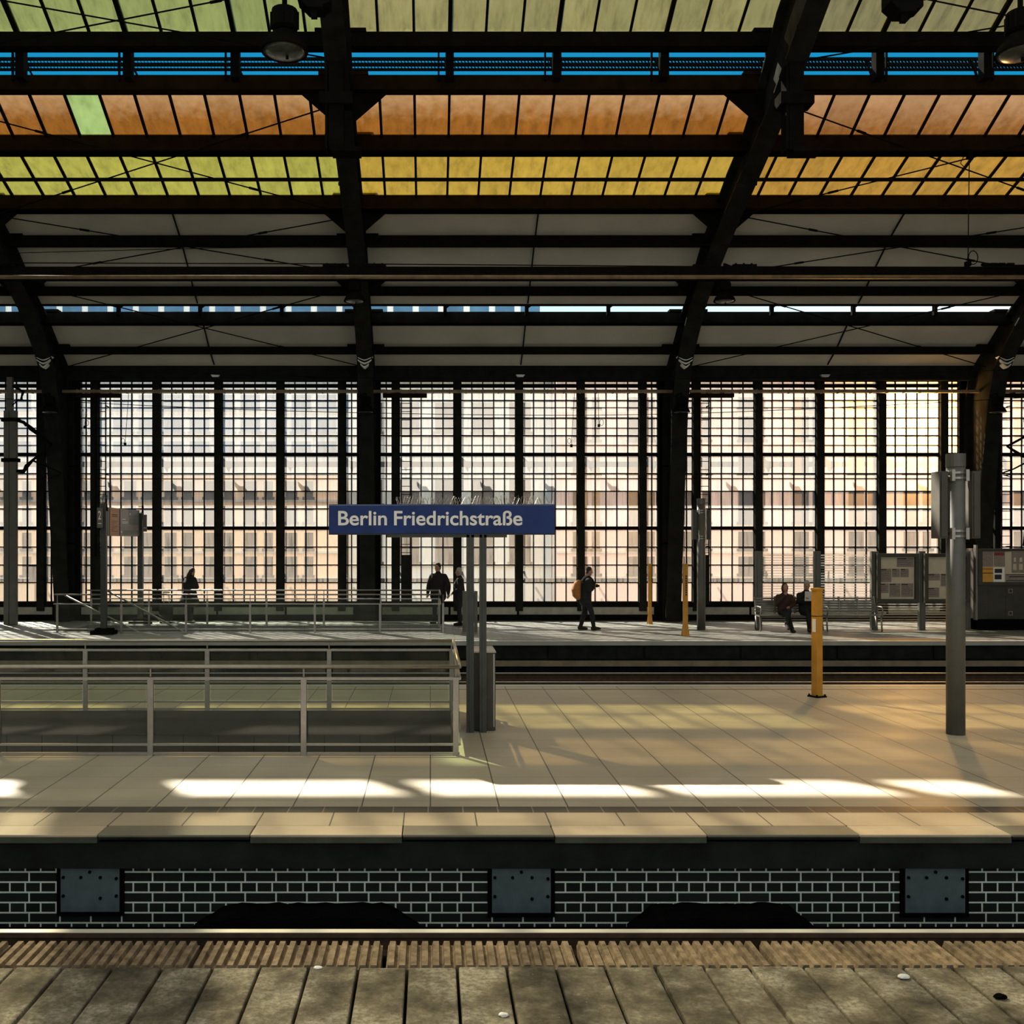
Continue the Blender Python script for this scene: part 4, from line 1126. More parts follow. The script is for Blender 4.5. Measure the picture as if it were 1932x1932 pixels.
# ================================================================ WINDBREAK, BENCHES, CASES, CABINET
def stripe_glass():
    t = NT('striped windbreak glass'); c = t.coord(); sp = t.n('SeparateXYZ'); t.l(c, sp.inputs[0])
    f = t.math('GREATER_THAN', t.math('FRACT', t.math('DIVIDE', sp.outputs['Z'], .072)), .48)
    tp = t.n('BsdfTransparent'); tp.inputs[0].default_value = (.94, .95, .93, 1)
    tl = t.n('BsdfTranslucent'); tl.inputs[0].default_value = (.28, .28, .26, 1)
    df = t.n('BsdfDiffuse'); df.inputs[0].default_value = (.62, .62, .58, 1)
    s = t.mixsh(.35, tl.outputs[0], df.outputs[0])
    s = t.mixsh(.55, s, tp.outputs[0])
    return t.done(t.mixsh(f, tp.outputs[0], s))
M['stripe'] = stripe_glass()
WB = 28.62
t = thing('windbreak', 'long windbreak of striped glass panels between dark posts on the far platform', 'windbreak', (gx(1640, WB), WB, 0))
L = Vector((-gx(1640, WB), -WB, 0))
pw = [1430.5, 1541, 1648, 1738, 1823]
for p in pw:
    x = gx(p, WB); put(MB().box(x - .085, x + .085, WB - .08, WB + .05, 0, gz(1040, WB)).box(x - .05, x + .05, WB - .1, WB - .08, 0, gz(1045, WB)), 'post', M['column'], .006)
for a, b in zip(pw, pw[1:]):
    put(MB().quad((gx(a, WB) + .09, WB, .1), (gx(b, WB) - .09, WB, .1), (gx(b, WB) - .09, WB, gz(1044, WB)), (gx(a, WB) + .09, WB, gz(1044, WB))), 'striped_glass', M['stripe'])
def bench(pa, pb, label):
    Y = 28.18; x0, x1 = gx(pa, Y), gx(pb, Y); w = (x1 - x0) / 2
    t = thing('platform_bench', label, 'bench', ((x0 + x1) / 2, Y, 0), 'slatted metal benches')
    m = MB()
    for k in range(6): m.box(-w, w, -.28 + k * .075, -.28 + k * .075 + .05, .42, .44)
    m.build('seat_slat', M['benchsteel'], t)
    m = MB()
    for k in range(6): m.box(-w, w, .17 + k * .012, .19 + k * .012, .50 + k * .07, .55 + k * .07)
    m.build('back_slat', M['benchsteel'], t)
    for s in (-1, 1):
        x = s * (w - .02)
        MB().tube([(x, -.25, 0.0), (x, -.20, .40), (x, .17, .41), (x, .25, .92)], .024, 8).build('leg_frame', M['inox'], t, True)
        MB().tube([(x, .05, 0.0), (x, .15, .40)], .024, 8).build('rear_leg', M['inox'], t, True)
        MB().tube([(x, -.24, .43), (x, -.30, .60), (x, -.24, .66), (x, .18, .66)], .02, 8).build('armrest', M['inox'], t, True)
    for xx in (-w / 3, w / 3): MB().box(xx - .012, xx + .012, .16, .26, .46, .93).build('back_strut', M['inox'], t)
bench(1428, 1543, 'slatted metal bench with two seated people')
bench(1553, 1658, 'empty slatted metal bench beside the timetable cases')
def poster_case(pa, pb, label, seed):
    Y = 28.42; x0, x1, z0, z1 = gx(pa, Y), gx(pb, Y), gz(1137, Y), gz(1044, Y); xc = (x0 + x1) / 2
    t = thing('timetable_case', label, 'notice case', (xc, Y, z0)); w, h = (x1 - x0) / 2, z1 - z0
    m = MB(); f = .10
    m.box(-w, -w + f, -.05, .1, 0, h).box(w - f, w, -.05, .1, 0, h).box(-w + f, w - f, -.05, .1, 0, f).box(-w + f, w - f, -.05, .1, h - f, h).box(-w + f, w - f, .06, .1, f, h - f)
    m.build('case_frame', M['cabinet'], t)
    MB().box(-w + f, w - f, .045, .06, f, h - f).build('backing_paper', M['poster'], t)
    iw, ih = 2 * (w - f), h - 2 * f
    R = random.Random(seed)
    spec = {1: [(.5, .98, .76, .98), (.02, .34, .40, .72), (.36, .58, .52, .72), (.6, .84, .52, .72), (.02, .26, .14, .37), (.28, .60, .05, .37), (.62, .97, .05, .37)],
            2: [(.02, .34, .44, .60), (.36, .66, .30, .60), (.68, .98, .30, .60), (.02, .32, .04, .27)]}[seed]
    for (u0, u1, v0, v1) in spec:
        s = MB().box(-w + f + iw * u0, -w + f + iw * u1, .038, .045, f + ih * v0, f + ih * v1).build('timetable_sheet', M['poster_grey'], t)
        m = MB(); hh = f + ih * v1
        m.box(-w + f + iw * (u0 + .01), -w + f + iw * (u0 + (u1 - u0) * .55), .036, .038, hh - .045, hh - .015)
        for r in range(int((v1 - v0) * ih / .05) - 2):
            zz = hh - .09 - r * .05
            if zz > f + ih * v0 + .02: m.box(-w + f + iw * (u0 + .02), -w + f + iw * (u0 + (u1 - u0) * R.uniform(.6, .95)), .036, .038, zz, zz + .008)
        m.build('print_line', M['print'], s)
    if seed == 2:
        MB().box(-w + f + .05, w - f - .05, -.052, -.05, h - .085, h - .03).build('heading_print', M['print'], t)
poster_case(1654, 1733, 'framed timetable case, complete, between two windbreak posts', 1)
poster_case(1743.5, 1829, 'framed timetable case partly hidden behind the thick column', 2)
# information cabinet at the right edge
Y = 28.35; x0 = gx(1840, Y); x1 = x0 + 3.1; z1 = gz(1035, Y)
t = thing('information_cabinet', 'large dark information cabinet with posters above doors at the right edge', 'information cabinet', (x0 + 1.5, Y, 0))
L = Vector((-(x0 + 1.5), -Y, 0))
put(MB().box(x0 + .06, x1, Y, Y + .6, .30, z1), 'cabinet_body', M['cabinet'], .01)
put(MB().box(x0 + .03, x1, Y - .02, Y + .6, .0, .30), 'plinth', M['black'])
put(MB().box(x0, x0 + .05, Y - .03, Y + .1, .28, z1 + .1), 'corner_strip', M['inox'])
zp0, zp1 = gz(1098, Y), gz(1040, Y); xp0 = gx(1852, Y)
m = MB().box(x0 + .06, xp0, Y - .05, Y, zp0 - .09, z1).box(xp0, x1, Y - .05, Y, zp1, z1).box(xp0, x1, Y - .05, Y, zp0 - .09, zp0)
put(m, 'display_frame', M['cabinet'])
put(MB().box(xp0, x1 - .1, Y - .012, Y, zp0, zp1), 'backing_paper', M['poster'])
def sheet(pa, pb, qa, qb, mat, nm='poster_sheet', d=.016, lab=None):
    return put(MB().box(gx(pa, Y), gx(pb, Y), Y - d, Y - d + .004, gz(qb, Y), gz(qa, Y)), nm, M[mat], 0, None, lab)
sheet(1852, 1873.5, 1040, 1069, 'poster_grey'); sheet(1874.5, 1895.5, 1040, 1069, 'poster_grey')
sheet(1875, 1894, 1042.5, 1048, 'print_red', 'red_heading', .019)
sheet(1852, 1873, 1070, 1098, 'poster_orange', 'poster_sheet', .016, 'orange notice sheet')
sheet(1852, 1873, 1073, 1074, 'print', 'print_line', .019); sheet(1852, 1873, 1080.5, 1082, 'print', 'print_line', .019)
sheet(1874, 1894.5, 1071, 1098, 'white'); sheet(1876, 1890, 1073, 1081, 'print', 'picture', .019); sheet(1876, 1889, 1084, 1093, 'print', 'picture', .019)
sheet(1908, 1960, 1041, 1081, 'poster_grey'); sheet(1896.5, 1960, 1083, 1098, 'poster_grey')
sheet(1897, 1960, 1083.5, 1084.5, 'print', 'print_line', .019); sheet(1903, 1960, 1087, 1089, 'print', 'print_line', .019); sheet(1898, 1960, 1094.5, 1096, 'print', 'print_line', .019)
for a, b, c, d in ((1912, 1916, 1052, 1060), (1923, 1928, 1052, 1060), (1911, 1917, 1064, 1075), (1922, 1929, 1064, 1075)): sheet(a, b, c, d, 'poster', 'picture', .019)
for k, (pa, pb) in enumerate(((1864, 1896), (1897.5, 1931))):
    put(MB().box(gx(pa, Y), gx(pb, Y), Y - .012, Y + .01, .34, gz(1110, Y)), 'door', M['cabinet'], .004)
for q in (1115, 1157):
    put(MB().box(gx(1902, Y), gx(1910, Y), Y - .02, Y - .012, gz(q + 4, Y), gz(q - 4, Y)), 'door_tag', M['inox'])
    put(MB().box(gx(1903.5, Y), gx(1908.5, Y), Y - .023, Y - .02, gz(q + 2.6, Y), gz(q - 2.6, Y)), 'door_tag_print', M['print'])

# ================================================================ OUTSIDE
o = MB().box(-120, 130, 32.6, 140, -5.3, -5.0).build('street_ground', M['darkconc'])
struct(o, 'street level ground outside behind the glass wall', 'street')
o = MB().box(XL - 10, XR + 10, 33.0, 33.3, gz(880, 33), gz(871, 33)).build('outside_beam', M['fade_blue'])
tag(o, 'slate blue beam running outside behind the upper wall panes', 'beam')
for b, rx in enumerate(RIBS[:-1]):
    for k in range(5):
        x = (rx + MULL[k] + .115) * 33.0 / WY; u = 33.0 / F
        q = lambda dx, py: (x + dx * u, gz(py, 33))
        o = MB().prism([q(0, 862), q(10, 871), q(18, 871), q(17, 884), q(15, 882), q(13, 891), q(7, 880), q(1, 871)], 32.86, 33.0, 'y').build('beam_bracket', M['fade_blue'])
        tag(o, 'star shaped slate bracket holding the outside beam, %s from the left end' % ORD[b * 5 + k], 'bracket', 'brackets of the outside beam')
o = MB().box(XL - 10, XR + 10, 33.0, 33.2, gz(1098, 33), gz(1091, 33)).build('outside_beam', M['fade_blue'])
tag(o, 'slate blue rail running outside behind the lower wall panes', 'beam')
for b, rx in enumerate(RIBS[:-1]):
    for k in range(5):
        x = (rx + MULL[k] + .115) * 33.0 / WY; u = 33.0 / F
        o = MB().bar((x, 32.5, gz(1078, 33)), (x + 10 * u, 33.0, gz(1096, 33)), .05).bar((x, 32.6, gz(1094, 33)), (x, 33.1, gz(1094, 33)), .05).build('beam_bracket', M['fade_blue'])
        tag(o, 'short slanted strut holding the lower outside rail, %s from the left end' % ORD[b * 5 + k], 'bracket', 'struts of the outside rail')
def facade(px0, px1, Y, ptop, wallcol, wincol, frame, rows, pitch, wins, label, name, sill=None):
    x0, x1 = gx(px0, Y), gx(px1, Y); zt = gz(ptop, Y)
    t = thing('office_building', label, 'building', ((x0 + x1) / 2, Y, -5)); L = Vector((-(x0 + x1) / 2, -Y, 5))
    def P(m, nm, mat, par=None):
        o = m.build(nm, mat, par or t)
        if par is None: o.location = L
        return o
    P(MB().box(x0, x1, Y, Y + 7, -5, zt), 'facade', wallcol)
    P(MB().box(x0, x1, Y - .5, Y, zt - .4, zt + .1), 'cornice', frame)
    for (pa, pb) in rows:
        P(MB().box(x0, x1, Y - .12, Y, gz(pb + 9, Y), gz(pb + 5, Y)), 'string_course', frame)
        p = px0 + pitch * .3
        while p < px1 - pitch * .6:
            for (a, b) in wins:
                xa, xb = gx(p + a, Y), gx(p + b, Y)
                P(MB().box(xa, xb, Y - .06, Y + .01, gz(pb, Y), gz(pa, Y)).box(xa - .1, xb + .1, Y - .25, Y, gz(pb, Y) - .15, gz(pb, Y)), 'window', wincol)
            p += pitch
    return t
fa = plain('pale peach facade', (0.95, 0.66, 0.43), .8, 0, .06, .3); fb = plain('pale grey green facade', (0.60, 0.66, 0.64), .8, 0, .06, .3); fc = plain('pinkish granite facade', (0.78, 0.62, 0.56), .8, 0, .08, .3)
wa = plain('dim window glass', (0.07, 0.065, 0.06), .3, 0, .2, .5); wb = plain('bluish window glass', (0.05, 0.13, 0.22), .2, 0, .3, .5); wc = plain('brown grey window glass', (0.05, 0.04, 0.04), .3, 0, .3, .4)
fr_ = plain('pale stone trim', (0.62, 0.60, 0.55), .8, 0, .05, 1)
facade(-700, 640, 60, 884, fa, wa, fr_, [(908, 938), (955, 985), (1005, 1035), (1050, 1085)], 76, [(0, 22), (36, 52)], 'pale peach building behind the left part of the glass wall', 'a')
facade(-760, 1020, 72, 540, fb, wb, fr_, [(572, 600), (660, 690), (745, 772), (790, 815), (833, 850)], 48, [(0, 36)], 'tall grey green office building with bluish window bands behind the middle', 'b')
facade(660, 1040, 62, 700, fb, wa, fr_, [(760, 815), (905, 950), (1000, 1060)], 70, [(0, 40)], 'pale grey building behind the station sign', 'c')
facade(1050, 2900, 60, 600, fc, wc, fr_, [(750, 770), (785, 830), (862, 893), (925, 985), (1003, 1035), (1050, 1082)], 104, [(0, 28), (36, 50)], 'pinkish granite building with paired windows behind the right part', 'd')
o = MB().box(gx(57, 32.7), gx(75, 32.7), 32.6, 32.7, gz(1099, 32.7), gz(1065, 32.7)).build('outside_sign', plain('deep blue sign', (0.03, 0.06, 0.22), .5))
tag(o, 'small dark blue sign outside behind the lower panes at the far left', 'sign')

# ================================================================ PEOPLE
def remeshed(mb, name, mat, parent, voxel, smooth=4):
    me = mb.mesh(name); tmp = bpy.data.objects.new(name, me); COL.objects.link(tmp)
    r = tmp.modifiers.new('r', 'REMESH'); r.mode = 'VOXEL'; r.voxel_size = voxel; r.use_smooth_shade = True
    s = tmp.modifiers.new('s', 'SMOOTH'); s.factor = .5; s.iterations = smooth
    dg = bpy.context.evaluated_depsgraph_get(); dg.update()
    out = bpy.data.meshes.new_from_object(tmp.evaluated_get(dg)); bpy.data.objects.remove(tmp); bpy.data.meshes.remove(me)
    out.name = name; out.materials.clear(); out.materials.append(mat)
    for p in out.polygons: p.use_smooth = True
    o = bpy.data.objects.new(name, out); COL.objects.link(o); o.parent = parent
    return o

def person(loc, yaw, k, J, label, coat, trousers, shoes, hair, hairstyle='short', coat_len=.86, head_yaw=0.0, head_pitch=0.0, bulk=1.0, skirt=0.0, group=None):
    """J: joints in (forward, left, up) metres for a 1.78 m body. yaw: facing direction in degrees from +X towards +Y."""
    t = thing('person', label, 'person', loc, group)
    ya = math.radians(yaw); Fd = Vector((math.cos(ya), math.sin(ya), 0)); Sd = Vector((-math.sin(ya), math.cos(ya), 0))
    def W(p): return (Fd * p[0] + Sd * p[1] + Vector((0, 0, p[2]))) * k
    base = dict(pelvis=(0, 0, .93), waist=(0, 0, 1.08), chest=(.01, 0, 1.28), top=(0, 0, 1.43), neck=(.01, 0, 1.50), head=(.03, 0, 1.655),
                hipL=(0, .09, .92), kneeL=(.03, .10, .50), ankL=(0, .10, .085), hipR=(0, -.09, .92), kneeR=(.03, -.10, .50), ankR=(0, -.10, .085),
                shL=(0, .175, 1.42), elL=(-.03, .25, 1.14), wrL=(.06, .23, .90), shR=(0, -.175, 1.42), elR=(-.03, -.25, 1.14), wrR=(.06, -.23, .90),
                toeL=0.0, toeR=0.0, hdL=(.2, 0, -1), hdR=(.2, 0, -1))
    base.update(J); J = base
    P = {n: W(v) for n, v in J.items() if isinstance(v, tuple) and not n.startswith('hd')}
    def torso(m, e, b, ztrim=None):
        m.loft([P['pelvis'] - Vector((0, 0, .06 * k)), P['pelvis'], P['waist'], P['chest'], P['top'], P['neck'] - Vector((0, 0, .01))],
               [((.145 * b + e) * k, (.11 * b + e) * k), ((.165 * b + e) * k, (.125 * b + e) * k), ((.15 * b + e) * k, (.115 * b + e) * k), ((.175 * b + e) * k, (.13 * b + e) * k), ((.125 * b + e) * k, (.09 * b + e) * k), ((.065 + e) * k, (.06 + e) * k)], side=Sd, n=16)
        for s in 'LR':
            q = P['sh' + s] - Vector((0, 0, .035 * k))
            m.ball(q, (.066 * min(b, 1.2) + e) * k, 10)
            m.loft([P['neck'] - Vector((0, 0, .05 * k)), P['neck'].lerp(q, .5) - Vector((0, 0, .03 * k)), q], [(.05 + e) * k, (.058 + e) * k, (.060 * min(b, 1.2) + e) * k], n=10)
    def arm(m, s, e, b, hand=True):
        m.loft([P['sh' + s] - Vector((0, 0, .035 * k)), P['sh' + s].lerp(P['el' + s], .5), P['el' + s], P['el' + s].lerp(P['wr' + s], .4), P['wr' + s]], [(.058 * b + e) * k, (.053 * b + e) * k, (.045 * b + e) * k, (.042 * b + e) * k, (.029 + e) * k], n=10)
    def leg(m, s, e, low=None):
        h, kn, a = P['hip' + s], P['knee' + s], P['ank' + s]
        m.loft([h, h.lerp(kn, .5), kn, kn.lerp(a, .35), a], [(.092 + e) * k, (.080 + e) * k, (.058 + e) * k, (.058 + e) * k, (.040 + e) * k], n=12)
    def foot(m, s, e):
        a = P['ank' + s]; d = math.radians(J['toe' + s]); f = Fd * math.cos(d) + Vector((0, 0, math.sin(d)))
        m.loft([a - f * .05 * k + Vector((0, 0, -.035 * k)), a + f * .03 * k + Vector((0, 0, -.035 * k)), a + f * .13 * k + Vector((0, 0, -.045 * k)), a + f * .185 * k + Vector((0, 0, -.055 * k))],
               [((.036 + e) * k, (.042 + e) * k), ((.042 + e) * k, (.045 + e) * k), ((.044 + e) * k, (.032 + e) * k), ((.036 + e) * k, (.022 + e) * k)], side=Sd, n=10)
        m.loft([a + Vector((0, 0, .05 * k)), a - Vector((0, 0, .03 * k))], [(.043 + e) * k, (.044 + e) * k], n=10)
    def hand(m, s):
        w = P['wr' + s]; d = W(J['hd' + s]); d.normalize()
        sd = d.cross(Fd if abs(d.dot(Fd)) < .9 else Vector((0, 0, 1))).normalized(); up = sd.cross(d).normalized()
        m.loft([w, w + d * .045 * k, w + d * .085 * k], [(.028 * k, .020 * k), (.040 * k, .017 * k), (.040 * k, .014 * k)], side=sd, n=10)
        for i, (o_, ln) in enumerate(((-.030, .062), (-.010, .074), (.011, .070), (.030, .055))):
            b0 = w + d * .078 * k + sd * o_ * k
            m.loft([b0, b0 + d * ln * .5 * k, b0 + d * ln * .8 * k + up * ln * .35 * k], [.0095 * k, .009 * k, .008 * k], n=6)
        b0 = w + d * .03 * k + sd * (-.03) * k
        m.loft([b0, b0 + (d * .6 - sd * .7) * .035 * k, b0 + (d * .9 - sd * .5) * .062 * k + up * .01 * k], [.013 * k, .0115 * k, .009 * k], n=6)
    hy = math.radians(yaw + head_yaw); hf = Vector((math.cos(hy), math.sin(hy), 0)); hs = Vector((-math.sin(hy), math.cos(hy), 0))
    hp = math.radians(head_pitch); Rm = Matrix.Rotation(hp, 3, hs)
    hf2 = Rm @ hf; hu = Rm @ Vector((0, 0, 1)); H = P['head']
    def HP(f, s, u): return H + (hf2 * f + hs * s + hu * u) * k
    def head(m):
        m.loft([HP(-.012, 0, -.06), HP(-.008, 0, -.01), HP(-.008, 0, .05), HP(-.01, 0, .095)], [(.062 * k, .082 * k), (.074 * k, .094 * k), (.075 * k, .096 * k), (.055 * k, .07 * k)], side=hs, n=14)
        m.loft([HP(.015, 0, -.02), HP(.03, 0, -.07), HP(.05, 0, -.105)], [(.062 * k, .065 * k), (.052 * k, .052 * k), (.028 * k, .025 * k)], side=hs, n=12)
        m.loft([HP(.082, 0, .015), HP(.104, 0, -.028)], [.010 * k, .015 * k], n=8)
        m.loft([HP(.082, -.02, -.062), HP(.082, .02, -.062)], [.010 * k, .010 * k], n=6)
        for s in (-1, 1):
            m.ball(HP(-.005, s * .076, -.01), (.016 * k, .016 * k, .03 * k), 8)
            m.ball(HP(.074, s * .03, .012), .014 * k, 8)
        m.loft([P['neck'] - Vector((0, 0, .05 * k)), P['neck'], HP(-.012, 0, -.07)], [.062 * k, .056 * k, .056 * k], n=10)
    # body: one continuous surface
    m = MB(); torso(m, -.004, bulk)
    for s in 'LR': arm(m, s, -.004, bulk); leg(m, s, -.004); foot(m, s, -.004); hand(m, s)
    head(m)
    body = remeshed(m, 'body', M['skin'], t, .0075, 3)
    m = MB(); torso(m, .022, bulk)
    for s in 'LR': arm(m, s, .016, bulk)
    if coat_len < .9:
        z = coat_len * k; c0 = P['pelvis']; dz = Vector((0, 0, c0.z - z))
        m.loft([c0 - dz, c0 - dz * .4, P['waist']], [((.185 + skirt) * bulk * k, (.15 + skirt) * bulk * k), ((.18 + skirt * .4) * bulk * k, (.145 + skirt * .4) * bulk * k), (.165 * bulk * k, .13 * bulk * k)], side=Sd, n=16)
    m.loft([P['neck'] - Vector((0, 0, .06 * k)), P['neck'] + Vector((0, 0, .012 * k))], [.085 * k, .078 * k], n=12)
    o = remeshed(m, 'jacket', coat, t, .011, 3)
    m = MB()
    for s in 'LR': leg(m, s, .014)
    m.loft([P['hipL'], P['hipR']], [.105 * k, .105 * k], side=Fd, n=12)
    m.loft([P['pelvis'] - Vector((0, 0, .03 * k)), P['waist']], [(.165 * k, .13 * k), (.155 * k, .12 * k)], side=Sd, n=14)
    remeshed(m, 'trousers', trousers, t, .011, 3)
    for s in 'LR':
        m = MB(); foot(m, s, .010); remeshed(m, 'shoe', shoes, t, .009, 2)
    m = MB()
    if hairstyle == 'bob':
        m.loft([HP(-.03, 0, -.10), HP(-.035, 0, -.03), HP(-.025, 0, .05), HP(-.012, 0, .112)], [(.085 * k, .075 * k), (.097 * k, .088 * k), (.092 * k, .098 * k), (.055 * k, .065 * k)], side=hs, n=14)
    elif hairstyle == 'long':
        m.loft([HP(-.05, 0, -.20), HP(-.05, 0, -.08), HP(-.03, 0, .04), HP(-.012, 0, .115)], [(.07 * k, .05 * k), (.088 * k, .075 * k), (.09 * k, .096 * k), (.055 * k, .065 * k)], side=hs, n=14)
        m.loft([HP(.05, .07, -.12), HP(.03, .08, .02)], [.03 * k, .03 * k], n=8)
    else:
        m.loft([HP(-.055, 0, -.045), HP(-.032, 0, .01), HP(-.016, 0, .065), HP(-.010, 0, .108)], [(.060 * k, .045 * k), (.080 * k, .075 * k), (.081 * k, .094 * k), (.058 * k, .072 * k)], side=hs, n=14)
        m.loft([HP(.045, 0, .098), HP(-.03, 0, .112)], [(.055 * k, .024 * k), (.06 * k, .028 * k)], side=hs, n=10)
    remeshed(m, 'hair', hair, t, .009, 2)
    return t, W, P

cl = lambda n, c: plain(n, c, .85, 0, .2, 30)
NAVY = cl('dark navy cloth', (0.010, 0.012, 0.014)); BLK = cl('black cloth', (0.008, 0.0075, 0.007)); BRN = cl('dark brown cloth', (0.04, 0.018, 0.013)); DKG = cl('dark green black cloth', (0.010, 0.014, 0.013))
SHOE = cl('dark brown leather', (0.03, 0.02, 0.014)); HBR = cl('dark brown hair', (0.035, 0.022, 0.015)); HGR = cl('grey hair', (0.40, 0.38, 0.35)); HBK = cl('near black hair', (0.015, 0.012, 0.01))
ORG = cl('orange brown backpack cloth', (0.42, 0.17, 0.045)); CREAM = cl('white newsprint', (0.6, 0.58, 0.54))

# walking person with backpack
Y = 28.45
t, W, P = person((gx(1106, Y), Y, 0), 0, .975, dict(
    pelvis=(-.02, 0, .93), waist=(0, 0, 1.08), chest=(.02, 0, 1.28), top=(.03, 0, 1.43), neck=(.05, 0, 1.50), head=(.085, 0, 1.655),
    hipL=(-.02, .09, .92), hipR=(-.02, -.09, .92), kneeR=(.14, -.09, .50), ankR=(.20, -.09, .085), kneeL=(-.04, .09, .49), ankL=(-.15, .09, .085), toeR=4, toeL=-2,
    shL=(.03, .175, 1.41), shR=(.03, -.175, 1.41), elL=(.06, .24, 1.13), elR=(.04, -.25, 1.13), wrL=(.20, .08, 1.20), wrR=(.20, -.07, 1.21), hdL=(.5, -.3, .5), hdR=(.5, .3, .5)),
    'person walking past the windows in dark jacket with an orange backpack', DKG, NAVY, SHOE, HBR, coat_len=.78, head_pitch=6, bulk=1.18)
bp_ = thing('backpack', 'orange brown backpack on the back of the walking person', 'backpack', (gx(1106, Y), Y, 0))
m = MB(); m.loft([W((-.22, 0, .92)), W((-.27, 0, 1.0)), W((-.29, 0, 1.14)), W((-.25, 0, 1.30)), W((-.20, 0, 1.38))], [(.12, .09), (.15, .125), (.16, .135), (.14, .11), (.09, .06)], side=(0, 1, 0), n=14)
remeshed(m, 'bag_body', ORG, bp_, .011)
for s in (-1, 1):
    m = MB().tube(catmull([W((-.14, s * .11, 1.36)), W((.03, s * .13, 1.53)), W((.19, s * .12, 1.38)), W((.17, s * .15, 1.15)), W((-.13, s * .15, .99))]), .022, 6); m.build('shoulder_strap', BLK, bp_, True)
MB().box(-.37, -.30, -.09, .09, 1.02, 1.16).build('front_pocket', ORG, bp_, bevel=.02)
c_ = thing('camera', 'small black camera held by the walking person', 'camera', (gx(1106, Y) + .29, Y - .0, 1.22))
MB().box(-.03, .03, -.06, .06, -.04, .05).build('camera_body', BLK, c_, bevel=.008); MB().tube([(.03, 0, 0), (.08, 0, 0)], .03, 12).build('camera_lens', BLK, c_)

# person with suitcase behind the far stairs
Y = 31.05
t, W, P = person((gx(358, Y), Y, 0), 60, .94, dict(head=(.10, .0, 1.62), neck=(.05, 0, 1.49), top=(.03, 0, 1.42), pelvis=(-.02, 0, .93),
    elL=(.06, .24, 1.14), elR=(.06, -.25, 1.14), wrL=(.24, .06, 1.18), wrR=(.24, -.06, 1.16), hdL=(.8, -.3, .3), hdR=(.8, .3, .3), kneeL=(.02, .06, .5), kneeR=(.02, -.06, .5), ankL=(.0, .06, .085), ankR=(0, -.05, .085)),
    'person in dark coat with bowed head beside a suitcase', BLK, BLK, SHOE, HBR, 'long', coat_len=.70, head_yaw=-35, head_pitch=28, bulk=1.4, skirt=.06)
c_ = thing('suitcase', 'small black trolley suitcase standing behind the far stair railing', 'suitcase', (gx(313, 31.0), 31.0, 0))
MB().box(-.195, .195, -.11, .11, .05, .56).build('case_body', BLK, c_, bevel=.03)
for s in (-1, 1):
    MB().tube([(s * .08, .06, .55), (s * .08, .06, .92)], .01, 6).build('handle_tube', M['inox'], c_)
    for q in (-.07, .07): MB().tube([(s * .15 - .015, q, .035), (s * .15 + .015, q, .035)], .035, 12).build('wheel', M['black'], c_)
MB().box(-.10, .10, .045, .075, .91, .94).build('handle_grip', BLK, c_, bevel=.008)
MB().box(-.185, .185, -.08, .08, .56, .572).build('top_edge', M['inox'], c_)

# two people standing by the end of the far railing
Y = 30.72
person((gx(827, Y), Y, 0), 235, 1.015, dict(shL=(0, .21, 1.42), shR=(0, -.21, 1.42), elL=(-.02, .34, 1.14), wrL=(.02, .37, .88), elR=(-.02, -.34, 1.14), wrR=(.02, -.37, .88), kneeL=(.01, .12, .5), ankL=(0, .13, .085), kneeR=(.01, -.12, .5), ankR=(0, -.13, .085)),
    'broad person in dark jacket standing behind the end of the far railing', BLK, BLK, BLK, HBK, coat_len=.78, head_yaw=-20, bulk=1.42)
Y = 30.0
person((gx(868, Y), Y, 0), 178, .945, dict(chest=(.04, 0, 1.28), elL=(.02, .22, 1.13), elR=(.02, -.22, 1.13), wrL=(.22, .05, 1.0), wrR=(.22, -.05, 1.0), hdL=(.7, -.3, -.6), hdR=(.7, .3, -.6), head=(.045, 0, 1.655)),
    'grey haired person seen from the side, half hidden by the sign pole', BLK, NAVY, BLK, HGR, coat_len=.80, bulk=1.1)

# two people on the bench
SY_ = 28.08
def seated(px, k, label, coat, trs, hair, style, arms, cross, bulk=1.05):
    J = dict(pelvis=(0, 0, .56), waist=(-.03, 0, .70), chest=(-.03, 0, .87), top=(-.01, 0, 1.02), neck=(.02, 0, 1.09), head=(.06, 0, 1.245), hipL=(.02, .09, .545), hipR=(.02, -.09, .545),
             shL=(0, .175, 1.0), shR=(0, -.175, 1.0))
    if cross: J.update(kneeL=(.44, -.02, .60), ankL=(.58, -.14, .24), kneeR=(.44, -.07, .50), ankR=(.46, .06, .085), toeL=-25)
    else: J.update(kneeL=(.44, .13, .50), ankL=(.42, .12, .085), kneeR=(.44, -.10, .50), ankR=(.40, -.06, .085))
    J.update(arms)
    return person((gx(px, SY_), SY_, 0), -90, k, J, label, coat, trs, SHOE, hair, style, coat_len=2.0, bulk=bulk, head_pitch=8)
seated(1480, .95, 'seated person in dark brown top with crossed legs and hand at chin', BRN, BLK, HBR, 'bob',
    dict(elR=(.14, -.26, .80), wrR=(.20, -.06, 1.03), hdR=(-.2, .4, .6), elL=(.05, .26, .78), wrL=(.28, .06, .70), hdL=(.4, -.9, -.2)), True, 1.12)
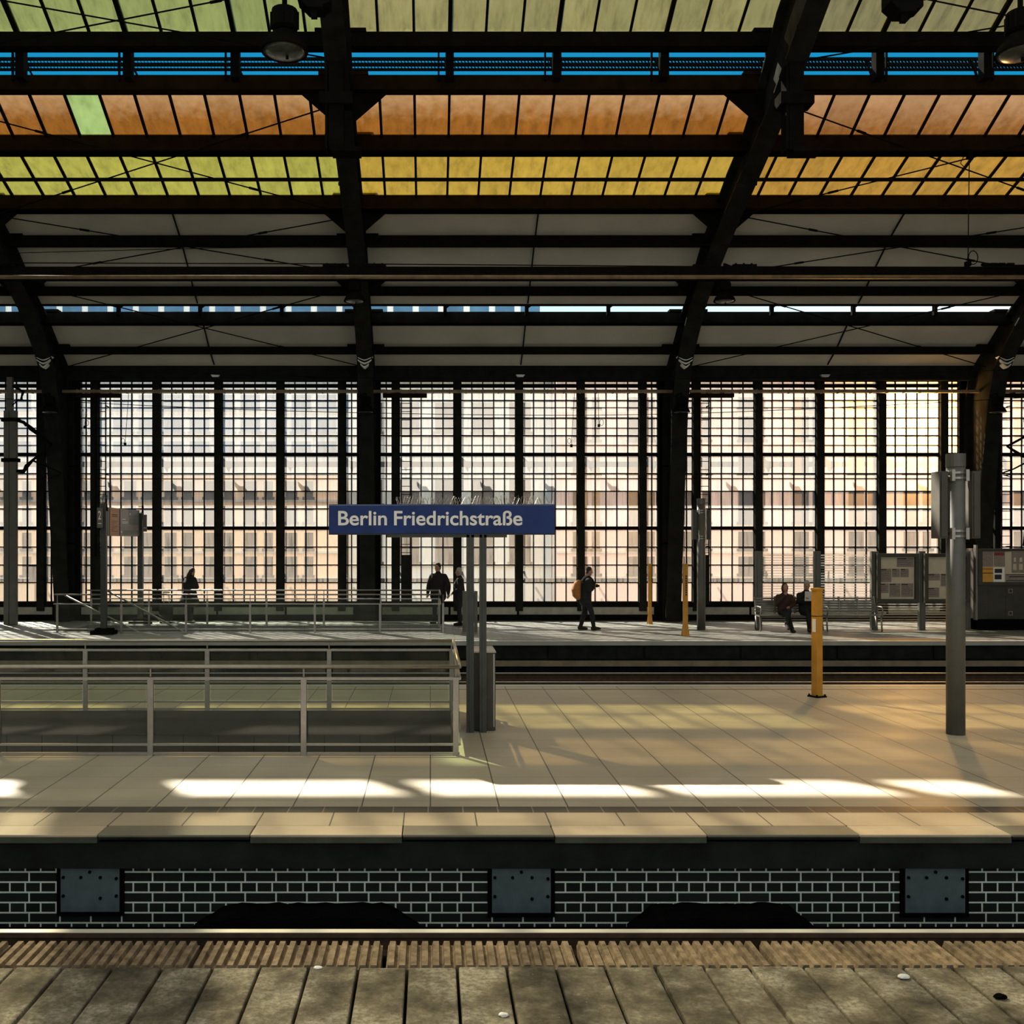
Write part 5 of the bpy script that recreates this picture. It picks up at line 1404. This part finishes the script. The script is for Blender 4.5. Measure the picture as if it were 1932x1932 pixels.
t, W, P = seated(1521, 1.0, 'seated grey haired person in black jacket reading a paper', BLK, BLK, HGR, 'short',
    dict(elL=(.10, .25, .80), elR=(.10, -.25, .80), wrL=(.30, .13, .86), wrR=(.30, -.13, .86), hdL=(.7, -.2, .5), hdR=(.7, .2, .5)), False, 1.12)
n_ = thing('newspaper', 'pale newspaper held by the seated grey haired person', 'newspaper', Vector((gx(1521, SY_), SY_, 0)) + W((.40, .02, .97)))
m = MB()
for s in (-1, 1): m.hexa([(0, -.0, -.13), (s * .19, .05, -.13), (s * .19, .055, -.13), (0, .006, -.13), (0, -.03, .13), (s * .19, .02, .13), (s * .19, .025, .13), (0, -.024, .13)])
m.build('paper_sheet', CREAM, n_)
SC.cycles.use_denoising = True

# ---- name each of a row by its rank among those in the picture
import re
bpy.context.view_layer.update()
PAT = re.compile(r'(?:%s) from (?:its|the)(?: far)? left(?: end)?' % '|'.join(sorted(ORD, key=len, reverse=True)))
def px_range(o):
    lo, hi = 1e9, -1e9
    for q in [o] + list(o.children_recursive):
        if q.type != 'MESH': continue
        for c in q.bound_box:
            w = q.matrix_world @ Vector(c)
            if w.y > 1: x = CX + w.x * F / w.y; lo = min(lo, x); hi = max(hi, x)
    return lo, hi
rows = {}
for o in COL.objects:
    if o.parent is None and 'label' in o and PAT.search(o['label']):
        rows.setdefault(PAT.sub('@', o['label']), []).append(o)
for key, obs in rows.items():
    rec = sorted((sum(px_range(o)) / 2, i, px_range(o), o) for i, o in enumerate(obs))
    vis = [r for r in rec if r[2][1] > 6 and r[2][0] < 1926]
    left = [r for r in rec if r[2][1] <= 6][::-1]; right = [r for r in rec if r[2][0] >= 1926]
    for n, r in enumerate(vis): r[3]['label'] = PAT.sub('%s from the left' % ORD[min(n, len(ORD) - 1)], r[3]['label'])
    for lst, nm in ((left, 'left'), (right, 'right')):
        for n, r in enumerate(lst): r[3]['label'] = PAT.sub('%s beyond the %s edge' % (ORD[min(n, len(ORD) - 1)], nm), r[3]['label'])
